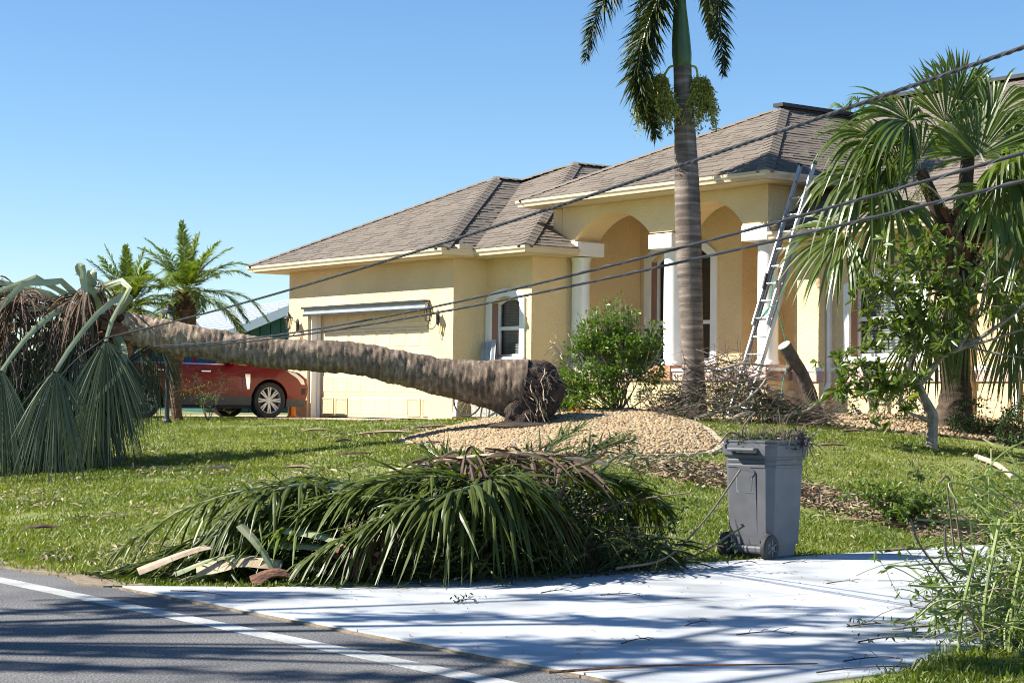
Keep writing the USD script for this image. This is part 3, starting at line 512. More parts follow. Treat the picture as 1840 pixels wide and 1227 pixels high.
def ladder():
    top, bot = P(7.72, 1.62, 5.28), P(7.70, -.02, 1.14); bot[2] = height(*bot[:2]) + .01
    t = thing('extension_ladder', 'grey aluminium extension ladder leaning on the roof edge beside the porch', 'ladder', bot)
    d = unit(top - bot); L = np.linalg.norm(top - bot); n = unit(np.cross(d, Av)); n = -n if n[1] > 0 else n
    def rail(o, w, s0, s1, off):
        p, q = bot + d * s0 + Av * o + n * off, bot + d * s1 + Av * o + n * off; m = MB().bar(p, q, .012, .075, Av)
        for e in (-.034, .034): m.bar(p + n * e + Av * (.012 * np.sign(-o)), q + n * e + Av * (.012 * np.sign(-o)), .026, .008, Av)
        return m
    for o in (-.20, .20): obj('rail', rail(o, 0, 0, L * .72, 0), 'aluminium', t)
    for o in (-.165, .165): obj('fly_rail', rail(o, 0, L * .36, L, .085), 'aluminium', t)
    for k in range(9):
        s = .22 + k * .305
        if s < L * .36 or True: obj('rung', MB().tube([bot + d * s - Av * .20, bot + d * s + Av * .20], .017, 8), 'aluminium', t)
    for k in range(9):
        s = L * .36 + .12 + k * .305
        if s < L - .05: obj('rung', MB().tube([bot + d * s + n * .085 - Av * .165, bot + d * s + n * .085 + Av * .165], .017, 8), 'aluminium', t)
    for o in (-.20, .20): obj('foot', MB().box(bot + Av * o + [-.04, -.05, -.02], bot + Av * o + [.04, .05, .04]), 'rubber', t)
    for o in (-.165, .165): obj('end_cap', MB().bar(bot + d * (L - .01) + Av * o + n * .085, bot + d * (L + .03) + Av * o + n * .085, .03, .085, Av), 'rubber', t)
    obj('rung_lock', MB().bar(bot + d * (L * .5) + n * .1 - Av * .155, bot + d * (L * .56) + n * .13 - Av * .145, .03, .05, Av), 'iron', t); obj('rung_lock', MB().bar(bot + d * (L * .5) + n * .1 + Av * .155, bot + d * (L * .53) + n * .13 + Av * .145, .03, .05, Av), 'iron', t)
    r0 = bot + d * (L * .55) + n * .12
    p = bez(r0, r0 + [-.05, 0, -.5], bot + d * (L * .38) + n * .14 + [.02, 0, 0], bot + d * (L * .42) + n * .16 + Av * .3, P(8.06, .75, 2.2), P(8.0, .7, 1.7), P(7.98, .65, 1.22), n=8)
    tag(stage.GetPrimAtPath(obj('rope', MB().tube(p, .009, 5), 'rope')), 'thin green rope hanging down from the ladder', 'rope')
ladder()

def bin_():
    loc = np.array([2.33, 17.42, .025]); yaw = math.radians(-42)      # its back (wheels and handle) faces the left and the street
    t = thing('wheeled_bin', 'grey plastic wheeled rubbish bin without lid on the driveway edge', 'bin', loc)
    c, s = math.cos(yaw), math.sin(yaw); Rz = np.array([[c, -s, 0], [s, c, 0], [0, 0, 1]])
    def W(m): v, f = arr(m); return v @ Rz.T + loc, f
    def ring(hx, hy, z, ch, yo=0):
        return [(-hx + ch, -hy + yo, z), (hx - ch, -hy + yo, z), (hx, -hy + ch + yo, z), (hx, hy - ch + yo, z), (hx - ch, hy + yo, z), (-hx + ch, hy + yo, z), (-hx, hy - ch + yo, z), (-hx, -hy + ch + yo, z)]
    def loft(rs, inner=True):
        v = np.vstack([np.array(r) for r in rs]); n = 8; f = []
        for i in range(len(rs) - 1): f += [[i * n + j, i * n + (j + 1) % n, (i + 1) * n + (j + 1) % n, (i + 1) * n + j] for j in range(n)]
        return v, np.array(f)
    out = [(.20, .20, .0, .06), (.222, .225, .02, .06), (.228, .232, .10, .06), (.232, .24, .18, .06), (.268, .28, .80, .075), (.270, .282, .815, .075), (.277, .289, .822, .075), (.277, .289, .842, .075), (.270, .283, .85, .075), (.271, .284, .866, .075), (.278, .29, .872, .075), (.278, .29, .888, .075), (.272, .285, .895, .075),
           (.272, .285, .905, .075), (.298, .311, .93, .08), (.303, .316, .95, .08), (.303, .316, 1.025, .08), (.292, .305, 1.03, .08), (.292, .305, 1.045, .08), (.298, .311, 1.05, .08), (.298, .311, 1.066, .08), (.280, .293, 1.07, .07), (.278, .29, 1.0, .07), (.24, .25, .12, .05), (.0, .0, .10, 0)]
    body = obj('body', W(loft([ring(a, b, z, ch) for a, b, z, ch in out])), 'bin_plastic', t, smooth=28)
    # back face details at -y (in its own frame)
    yb = lambda z: -np.interp(z, [.18, .80, .95, 1.03], [.24, .28, .316, .316])
    obj('handle', W(rbox((-.15, yb(1.0) - .075, .965), (.15, yb(1.0) - .035, 1.0), .012) + rbox((-.15, yb(1.0) - .06, .965), (-.12, yb(1.0) + .01, 1.0), .01) + rbox((.12, yb(1.0) - .06, .965), (.15, yb(1.0) + .01, 1.0), .01)), 'bin_plastic', t, smooth=30)
    obj('handle_recess', W(MB().box((-.145, yb(.95) - .004, .935), (.145, yb(.95) + .01, .962))), 'bin_dark', t)
    th = math.atan2(.04, .62)
    def plate(x0, x1, z0, z1, d, r=.02):
        m = extrude(sbox(x0, z0, x1, z1).buffer(r).buffer(-r).buffer(-r).buffer(r), d); v, f = arr(m); return np.c_[v[:, 0], yb(v[:, 1]) - v[:, 2] - .001, v[:, 1]], f[:, ::-1]
    obj('spine', W(plate(-.14, .10, .20, .80, .012, .03)), 'bin_plastic', t, smooth=30)
    v, f = plate(-.10, .06, .60, .73, .006); v[:, 1] -= .012; obj('label_plate', W((v, f)), 'bin_plastic', t, smooth=30)
    fr = arr(extrude(sbox(-.103, .597, .063, .733).buffer(.003).difference(sbox(-.10, .60, .06, .73)), .003)); v = np.c_[fr[0][:, 0], yb(fr[0][:, 1]) - .0135 - fr[0][:, 2], fr[0][:, 1]]; obj('label_rim', W((v, fr[1][:, ::-1])), 'bin_rim', t)
    el = Point(0, 0).buffer(1, 24); m = arr(extrude(el, .006)); v = np.c_[m[0][:, 0] * .115 - .02, yb(m[0][:, 1] * .055 + .775) - .0135 - m[0][:, 2], m[0][:, 1] * .055 + .775]; obj('oval_plate', W((v, m[1][:, ::-1])), 'bin_plastic', t)
    obj('axle_box', W(MB().mesh(rbox((-.17, -.285, .045), (.17, -.20, .115), .02)).bar((-.145, -.255, .11), (-.19, -.245, .235), .05, .05).bar((.145, -.255, .11), (.19, -.245, .235), .05, .05)), 'bin_plastic', t)
    obj('axle_recess', W(MB().box((-.17, -.238, .11), (.17, -.225, .20))), 'bin_dark', t)
    for x in (-.235, .235):
        T = trimesh.transformations.rotation_matrix(math.pi / 2, [0, 1, 0]); T[:3, 3] = (x, -.255, .127 - .025)
        ty = lathe([(.065, -.028), (.108, -.028), (.122, -.018), (.126, 0), (.122, .018), (.108, .028), (.065, .028), (.065, -.028)], 28).apply_transform(T)
        w = obj('wheel', W(ty), 'rubber', t, smooth=35)
        hb = MB().mesh(lathe([(0, -.02), (.082, -.02), (.082, .02), (0, .02)], 24))
        for k in range(6): a = k * math.pi / 3; hb.bar((.025 * math.cos(a), .025 * math.sin(a), .022), (.075 * math.cos(a), .075 * math.sin(a), .022), .014, .016)
        hb.mesh(lathe([(0, .036), (.02, .034), (.026, .02), (0, .02)], 16)); v, f = hb.get(); v = v * [1, 1, 1 if x > 0 else -1]; v = v @ T[:3, :3].T + T[:3, 3]
        obj('hub', W((v, f if x > 0 else f[:, ::-1])), 'bin_plastic', w)
    r2 = np.random.default_rng(4); m = MB()
    for k in range(46):          # dried mud on the right-hand side
        z = r2.choice([r2.uniform(.74, .9), r2.uniform(.15, .6)]); y = .05 + .06 * r2.standard_normal(); x = np.interp(z, [.02, .8, .9], [.226, .268, .279]) + .0015
        m.add(np.array([(x, y + .006 * r2.standard_normal() + .010 * math.cos(q_), z + .014 * math.sin(q_) * r2.uniform(.5, 2)) for q_ in np.linspace(0, 2 * math.pi, 6)[:-1]]), [[0, 1, 2], [0, 2, 3], [0, 3, 4]])
    obj('mud_splash', W(m), 'bin_dirt', t)
bin_()

def car():
    base = P(-4.55, -.35, 1.0)                     # front bumper, right-hand side on the ground; it points at the garage
    t = thing('parked_car', 'dark red station wagon car parked in front of the garage behind the fallen trunk', 'car', base)
    Lc, Wc = 4.80, 1.90
    def W(m): v, f = arr(m); return base - Bv * v[:, [0]] - Av * (v[:, [1]]) + np.array([0, 0, 1.]) * v[:, [2]], f[:, ::-1] if True else f    # x back from the bumper, y in from the near side
    side = Polygon([(0.03, .42), (.0, .62), (.06, .82), (.24, .94), (.7, 1.02), (1.25, 1.09), (2.9, 1.12), (4.5, 1.12), (4.74, 1.0), (4.80, .62), (4.74, .38), (4.5, .30), (.35, .27), (.12, .30)]).buffer(-.03).buffer(.03, 6)
    ar = unary_union([Point(.98, .37).buffer(.43, 20), Point(3.80, .37).buffer(.43, 20)])
    def tumble(v, w, hi):
        y = v[:, 1] - w / 2; z = v[:, 2]; x = v[:, 0]
        k = 1 - .09 * np.clip((z - .75) / .4, 0, 1.9) ** 1.6 - .05 * np.clip((.55 - z) / .3, 0, 1) - .13 * np.clip((.75 - x) / .75, 0, 1) ** 2.2 - .08 * np.clip((x - 4.3) / .5, 0, 1) ** 2
        return np.c_[x, w / 2 + y * k, z]
    def slab(poly, w, off=0):
        m = m3.Manifold.extrude(m3.CrossSection([np.array(g.exterior.coords)[:-1] for g in getattr(poly, 'geoms', [poly])], m3.FillRule.EvenOdd), w, 8).refine_to_length(.16); v, f = arr(m); return tumble(np.c_[v[:, 0], v[:, 2] + off, v[:, 1]], Wc, 0), f[:, ::-1]
    def flip(m): return m[0], m[1][:, ::-1]
    obj('body', W(slab(side.difference(ar).difference(sbox(-1, 0, 6, .44).difference(sbox(-1, 0, .56, .44)).difference(sbox(4.3, 0, 6, .44))), Wc)), 'car_red', t, smooth=35)
    obj('cladding', W(slab(sbox(1.40, .27, 3.38, .452), Wc + .01, -.005)), 'car_cladding', t); obj('bumper_skirt', W(slab(sbox(.10, .24, .57, .40), Wc + .006, -.003)), 'car_cladding', t)
    cab = Polygon([(1.35, 1.05), (2.05, 1.56), (2.5, 1.66), (3.6, 1.67), (4.3, 1.58), (4.72, 1.08)]).buffer(.02)
    obj('cabin', W(slab(cab, Wc - .12, .06)), 'car_red', t, smooth=35)
    for g in ([(1.62, 1.10), (2.10, 1.50), (2.62, 1.55), (2.62, 1.10)], [(2.70, 1.10), (2.70, 1.555), (3.62, 1.57), (3.66, 1.10)], [(3.74, 1.10), (3.71, 1.56), (4.2, 1.50), (4.45, 1.14)]):
        w = obj('side_window', W(slab(Polygon(g), Wc - .10, .05)), 'car_glass', t)
    obj('windscreen', W(MB().add([(1.30, .25, 1.10), (1.98, .34, 1.55), (1.98, 1.56, 1.55), (1.30, 1.65, 1.10)], [[0, 1, 2, 3]])), 'car_glass', t)
    obj('window_trim', W(slab(Polygon([(1.5, 1.07), (4.5, 1.105), (4.5, 1.125), (1.5, 1.09)]), Wc + .0, .0)), 'chrome', t); obj('pillar_trim', W(slab(Polygon([(1.52, 1.09), (2.06, 1.55), (2.09, 1.54), (1.57, 1.09)]), Wc - .085, .043)), 'chrome', t)
    obj('door_handle', W(rbox((2.36, -.035, .93), (2.58, .0, .965), .012)), 'chrome', t); obj('door_handle', W(rbox((3.40, -.035, .94), (3.62, .0, .975), .012)), 'chrome', t)
    obj('side_vent', W(slab(Polygon([(1.46, .60), (1.52, .60), (1.56, .90), (1.44, .90)]), Wc + .012, -.006)), 'chrome', t)
    obj('headlight', W(slab(Polygon([(.10, .70), (.14, .80), (.34, .93), (.56, .985), (.50, .93), (.30, .82), (.20, .70)]), Wc + .012, -.006)), 'lamp_lens', t)
    obj('bumper_vent', W(slab(sbox(.07, .50, .19, .62), Wc + .008, -.004)), 'rubber', t)
    for x in (1.62, 2.66, 3.72): obj('door_seam', W(slab(sbox(x, .47, x + .008, 1.06), Wc + .004, -.002)), 'rubber', t)
    obj('mirror', W(rbox((1.78, -.16, 1.06), (1.95, .04, 1.20), .04)), 'car_red', t, smooth=30)
    obj('underside', W(MB().box((.5, .12, .20), (4.4, Wc - .12, .50))), 'rubber', t)
    for x in (.98, 3.80):
        for y, sg in ((.12, -1), (Wc - .12, 1)):
            T = trimesh.transformations.rotation_matrix(-math.pi / 2, [1, 0, 0]); T[:3, 3] = (x, y, .37)
            w = obj('wheel', W(flip(arr(lathe([(.27, -.12), (.345, -.12), (.37, -.10), (.372, .10), (.345, .12), (.27, .12), (.26, .0), (.27, -.12)], 40).apply_transform(T)))), 'rubber', t, smooth=35)
            rm = MB().mesh(lathe([(.272, -.105), (.272, .08), (.255, .08), (.245, -.06), (.26, -.105), (.272, -.105)], 40)).mesh(lathe([(0, -.085), (.06, -.085), (.075, -.07), (.075, -.04), (0, -.04)], 24))
            for k in range(8):
                for dd in (-.11, .11):
                    a = k * math.pi / 4; rm.bar((.06 * math.cos(a + dd * 1.2), .06 * math.sin(a + dd * 1.2), -.075), (.262 * math.cos(a + dd), .262 * math.sin(a + dd), -.085), .030, .03, (-math.sin(a), math.cos(a), 0))
            v, f = rm.get(); v = v * [1, 1, -sg if sg > 0 else 1]; v = v @ T[:3, :3].T + T[:3, 3]; obj('rim', W((v, f)), 'alloy', w)
            obj('brake', W(flip(arr(lathe([(0, -.02), (.25, -.02), (.25, .02), (0, .02)], 28).apply_transform(T)))), 'iron', w)
car()
m = MB(); c = P(-5.35, -.33, 1.0); m.mesh(rbox(c + [-.10, -.10, 0], c + [.10, .10, .05], .015)).mesh(lathe([(0, .04), (.085, .05), (.075, .24), (.05, .27), (0, .27)], 8).apply_translation(c))
tag(stage.GetPrimAtPath(obj('traffic_cone', m, 'orange')), 'small orange plastic marker standing by the car bumper', 'marker')

def lamp_post():
    x, y = -6.19, 34.04; z = float(height(x, y)); t = thing('lamp_post', 'thin black garden lamp post with lantern beside the red car', 'lamp post', (x, y, z))
    A = lambda pr, n=12: lathe(pr, n).apply_translation((x, y, z))
    obj('post', A([(0, 0), (.09, 0), (.09, .06), (.055, .1), (.045, .16), (.04, 1.7), (.055, 1.72), (0, 1.75)]), 'iron', t)
    cg = MB().mesh(A([(0, 1.74), (.06, 1.74), (.08, 1.78), (0, 1.79)]))
    for k in range(6): cg.bar((x + .075 * math.cos(k * 1.047), y + .075 * math.sin(k * 1.047), z + 1.78), (x + .11 * math.cos(k * 1.047), y + .11 * math.sin(k * 1.047), z + 2.0), .012, .012)
    c = obj('cage', cg, 'iron', t); obj('glass', A([(.072, 1.785), (.107, 2.0)], 6), 'lantern_glass', c)
    obj('lantern_roof', A([(0, 1.99), (.15, 1.99), (.145, 2.01), (.09, 2.05), (.07, 2.08), (.03, 2.11), (.02, 2.13), (.03, 2.15), (.012, 2.17), (0, 2.2)]), 'iron', t)
lamp_post()

def neighbour():
    r0 = np.array([-5.4, 52., 4.25]); w = unit(np.array([-.36, .93, 0])); p = np.array([-w[1], w[0], 0]); up = np.array([0, 0, 1.]); L, hs, dr = 13., 3.4, 1.45
    t = thing('neighbour_house', 'neighbouring building with blue metal roof and dark green wall behind the car', 'house', r0 * [1, 1, 0] + [0, 0, .9])
    g = lambda s, o, z: r0 + w * s + p * o + up * (z - r0[2]); ze = r0[2] - dr
    wl = MB()
    for o in np.arange(-2.9, 2.9, .29): wl.add([g(.5, o, .6), g(.5, o + .26, .6), g(.5, o + .26, r0[2] - .1 - dr / hs * abs(o + .26)), g(.5, o, r0[2] - .1 - dr / hs * abs(o)), g(.54, o + .29, .6), g(.54, o + .29, r0[2] - .1 - dr / hs * abs(o + .29))], [[0, 1, 2, 3], [1, 4, 5, 2]])
    obj('gable_wall', wl, 'green_wall', t); obj('wall', MB().add([g(.5, 2.9, .6), g(L, 2.9, .6), g(L, 2.9, ze + .2), g(.5, 2.9, ze + .2)], [[0, 1, 2, 3]]).add([g(.5, -2.9, .6), g(L, -2.9, .6), g(L, -2.9, ze + .2), g(.5, -2.9, ze + .2)], [[0, 1, 2, 3]]), 'green_wall', t)
    rf = obj('roof', MB().add([g(0, 0, r0[2]), g(L, 0, r0[2]), g(L, hs, ze), g(0, hs, ze), g(L, -hs, ze), g(0, -hs, ze)], [[0, 1, 2, 3], [0, 5, 4, 1]]), 'tin_roof', t)
    for o in np.arange(.15, hs, .3): obj('seam', MB().bar(g(0, o, r0[2] - dr / hs * o + .02), g(L, o, r0[2] - dr / hs * o + .02), .05, .05, p), 'panel_metal', rf)
    for sg in (1, -1): obj('fascia', MB().bar(g(-.03, 0, r0[2] - .10), g(-.03, hs * sg, ze - .10), .04, .24, w), 'white_trim', t)
neighbour()

def cables():
    ends = [((2.30, 8.5, 3.056), (-5.20, 24.2, 2.18)), ((2.30, 8.5, 2.577), (-4.86, 25.2, 2.10)), ((2.30, 8.5, 2.451), (-4.83, 25.2, 2.066))]
    names = ['topmost black overhead cable sagging from the sky down to the fallen palm', 'middle black overhead cable with wire wrap crossing in front of the porch', 'lowest black overhead cable crossing in front of the porch columns']
    sags = (.10, .20, .16)
    for (p, e, lab, sg) in zip([np.array(a) for a, _ in ends], [np.array(b) for _, b in ends], names, sags):
        s = np.linspace(-.25, 1.0, 60)[:, None]; c = p + (e - p) * s; c[:, 2] -= (sg * 4 * s * (1 - s))[:, 0]
        tail = bez(c[-1], c[-1] + [-.5, .25, -.35], c[-1] + [-1.1, .5, -1.0], c[-1] + [-1.8, .7, -1.5], n=5)[1:]
        t = thing('overhead_cable', lab, 'cable', e)
        full = np.vstack([c, tail]); obj('cable_core', MB().tube(full, .0095 if sg < .12 else .0086, 8), 'cable', t, smooth=True)
        if sg > .1:
            k = resample(c, 1400); tt = unit(np.gradient(k, axis=0)); u = unit(np.cross(tt, [0, 0, 1])); w = np.cross(u, tt); ph = np.linspace(0, 2 * math.pi * 60, len(k))[:, None]
            obj('lashing_wire', MB().tube(k + .0092 * (u * np.cos(ph) + w * np.sin(ph)), .0018, 4), 'cable_wrap', t)
        else:
            k = resample(c, 2200); tt = unit(np.gradient(k, axis=0)); u = unit(np.cross(tt, [0, 0, 1])); w = np.cross(u, tt)
            for o in (0, 2.1, 4.2):
                ph = np.linspace(0, 2 * math.pi * 95, len(k))[:, None] + o; obj('strand', MB().tube(k + .0075 * (u * np.cos(ph) + w * np.sin(ph)), .0045, 5), 'cable_grey' if o == 0 else 'cable', t)
cables()

def leaning_panels():
    t0 = P(.34, .40, 1.13)
    t = thing('shutter_panels', 'grey corrugated metal shutter panels leaning on the wall left of the arched window', 'panels', t0)
    for k in range(2):
        n, m = 25, MB(); x = np.linspace(0, .42, n); z = .022 * np.sign(np.sin(x * 2 * math.pi / .14)) * np.minimum(1, 2 * np.abs(np.sin(x * 2 * math.pi / .14)))
        f0, f1 = P(.36 - .02 * k, .33 + .05 * k, 1.13), P(.05 - .02 * k, .66 + .05 * k, 2.50 - .03 * k)
        sd = unit(Av * .9 - Bv * .0); d = unit(f1 - f0); sd = unit(sd - d * (sd @ d)); nn = np.cross(sd, d)
        v = np.vstack([f0 + sd * x[:, None] + nn * z[:, None], f1 + sd * x[:, None] + nn * z[:, None]]); obj('panel', m.add(v, [[i, i + 1, n + i + 1, n + i] for i in range(n - 1)]), 'panel_metal', t)
leaning_panels()

def bicycle():
    o = P(.62, -.12, 1.12); d = unit(Av * .95 + Bv * .3); up = unit(np.array([0, 0, 1.]) + Bv * .12); R = .33
    t = thing('bicycle', 'old bicycle behind the trunk leaning near the house wall', 'bicycle', o)
    g = lambda x, z: o + d * x + up * z
    for x in (0, 1.02):
        a = np.linspace(0, 2 * math.pi, 33); w = obj('wheel', MB().tube([g(x + R * math.cos(q_), R + R * math.sin(q_)) for q_ in a], .018, 6, False), 'rubber', t)
        sp = MB()
        for k in range(12): sp.bar(g(x, R), g(x + .31 * math.cos(k * .5236), R + .31 * math.sin(k * .5236)), .004, .004)
        obj('spokes', sp, 'chrome', w)
    fr = MB()
    for p, q_ in (((0, R), (.28, .82)), ((0, R), (.46, R - .02)), ((.28, .82), (.46, R - .02)), ((.28, .80), (.86, .84)), ((.46, R - .02), (.87, .80)), ((.86, .95), (1.02, R))): fr.tube([g(*p), g(*q_)], .016, 6)
    obj('frame', fr, 'iron', t); obj('saddle', MB().bar(g(.16, .92), g(.42, .93), .12, .05, np.cross(d, up)), 'rubber', t); obj('handlebar', MB().tube([g(.84, 1.0) - np.cross(d, up) * .28, g(.9, 1.02), g(.84, 1.0) + np.cross(d, up) * .28], .013, 6), 'chrome', t)
bicycle()
def planks():
    t = thing('plank_screen', 'weathered grey timber planks standing behind the bicycle', 'plank screen', P(.95, .3, 1.1))
    for k in range(6):
        p = P(.35 + k * .17, .25, 1.10); obj('plank', MB().bar(p, p + [0, 0, .62 + .02 * (k % 3)], .155, .02, Av), 'crate_wood', t)
    obj('batten', MB().bar(P(.28, .22, 1.4), P(1.3, .22, 1.4), .05, .02, (0, 0, 1)), 'crate_wood', t)
    tag(stage.GetPrimAtPath(obj('white_board', MB().bar(P(.10, -.02, 1.1), P(.08, .1, 1.95), .10, .02, Av), 'white_paint')), 'narrow white board leaning at the garage corner', 'board')
planks()

# ------------------------------------------------------------------ palms
def fan(mb, hub, d0, nrm, R, rg, n=36, spread=4.2, droop=.35, wmul=1.0, lift=.12, split=.55, noise=.06, twist=.12, pw=3.2):
    d0 = unit(d0); nrm = unit(np.asarray(nrm, float) - d0 * (np.asarray(nrm) @ d0)); s = np.cross(nrm, d0)
    th = np.linspace(-spread / 2, spread / 2, n) + rg.normal(0, noise * .5, n)
    d = np.cos(th)[:, None] * d0 + np.sin(th)[:, None] * s + nrm * (lift * np.abs(th)[:, None] / 2) + rg.normal(0, noise, (n, 3))
    L = R * (1 - .30 * (np.abs(th) / (spread / 2)) ** 2) * rg.uniform(.88, 1.08, n)
    side = np.cross(nrm, d) + rg.normal(0, twist, (n, 3))
    W = 2 * R * split * math.tan(spread / n / 2) * 1.25 * wmul
    mb.blades(np.asarray(hub) + d * .03, d, side, L, W, droop * rg.uniform(.5, 1.5, n), 8, .22, .03, .10, split, pw=pw)
def fan_leaf(t, pts, R, d0, nrm, rg, mt, pm, pet=.028, flat=.5, name='leaf', **k):
    """A fan leaf as one part with its leaf stalk as a sub-part."""
    b = MB(); fan(b, pts[-1], d0, nrm, R, rg, **k); lf = obj(name, b, mt, t)
    c = resample(bez(*pts, n=6), 9); sd = np.cross(unit(np.gradient(c, axis=0)), unit(nrm)); w = np.linspace(1, .45, 9)
    m = MB(); v = []; 
    for i in range(9): o = unit(sd[i]) * pet * w[i]; u = unit(np.cross(o, c[min(i + 1, 8)] - c[max(i - 1, 0)])) * pet * flat * w[i]; v += [c[i] - o, c[i] - u, c[i] + o, c[i] + u * .4]
    f = [[i * 4 + j, i * 4 + (j + 1) % 4, i * 4 + 4 + (j + 1) % 4, i * 4 + 4 + j] for i in range(8) for j in range(4)]; m.add(v, f + [[0, 3, 2, 1], [32, 33, 34, 35]])
    obj('leaf_stalk', m, pm, lf); return lf
def pinnate(mb, pts, n, L, W, rg, ang=.9, droop=.5, up=(0, 0, 1), vee=.25, t0=.12, rnd=.1, plume=0., tipang=.5, seg=4, fold=.15):
    c = resample(bez(*pts, n=8), 60); tt = unit(np.gradient(c, axis=0)); t = np.linspace(t0, .995, n)
    ix = t * 59; pos = np.c_[[np.interp(ix, np.arange(60), c[:, k]) for k in range(3)]].T; T = np.c_[[np.interp(ix, np.arange(60), tt[:, k]) for k in range(3)]].T
    s = unit(np.cross(T, np.asarray(up, float) + 1e-3)); u = np.cross(s, T)
    for sg in (-1, 1):
        a = ang * (1 - t) + tipang * t + rg.normal(0, rnd, n); pl = rg.choice([-1, 0, 1], n) * plume + rg.normal(0, rnd, n)
        d = T * np.cos(a)[:, None] + sg * s * np.sin(a)[:, None] + u * (vee + pl)[:, None]
        ll = L * (np.sin(np.pi * np.clip(.16 + .80 * t, 0, 1)) ** .7) * rg.uniform(.85, 1.12, n)
        mb.blades(pos + rg.normal(0, .004, (n, 3)), d, np.cross(d, u) + rg.normal(0, .25, (n, 3)), ll, W * rg.uniform(.8, 1.15, n), droop * rg.uniform(.4, 1.6, n), seg, fold, .04, .45, .35)
    return c
def frond(t, pts, n, L, W, rg, mt, rib, r=.02, **k):
    b = MB(); c = pinnate(b, pts, n, L, W, rg, **k); fr = obj('frond', b, mt, t); c = c[::6]; obj('midrib', MB().tube(c, np.linspace(r, r * .15, len(c)), 5), rib, fr); return fr
def trunk_mesh(pts, rad, n, rg, ring=.0, rough=.0, k=80, cap=True, step=None):
    """A trunk swept along pts; rings across it and a rough skin."""
    c = resample(bez(*pts, n=10), k); r = np.interp(np.linspace(0, 1, k), np.linspace(0, 1, len(rad)), rad); m = MB().tube(c, r, n, cap); v, f = m.get()
    ax = np.repeat(np.arange(k), n); ctr = c[ax]; q = v[:k * n] - ctr; L = np.r_[0, np.cumsum(np.linalg.norm(np.diff(c, axis=0), axis=1))][ax]
    ang = np.tile(np.arange(n) / n * 2 * math.pi, k)
    dr = rough * (meshkit.fbm(v[:k * n] * 9, 4, 2) - .5) * 2
    if ring: 
        ph = L / (step or .1) + .35 * np.sin(ang + L * 3) + .5 * meshkit.noise(np.c_[np.cos(ang), np.sin(ang), L * 2] * 1.5, 4); dr = dr + ring * (np.abs((ph % 1) - .5) * 2) ** .5
    v[:k * n] = ctr + q * (1 + dr / r[ax])[:, None]
    return v, f

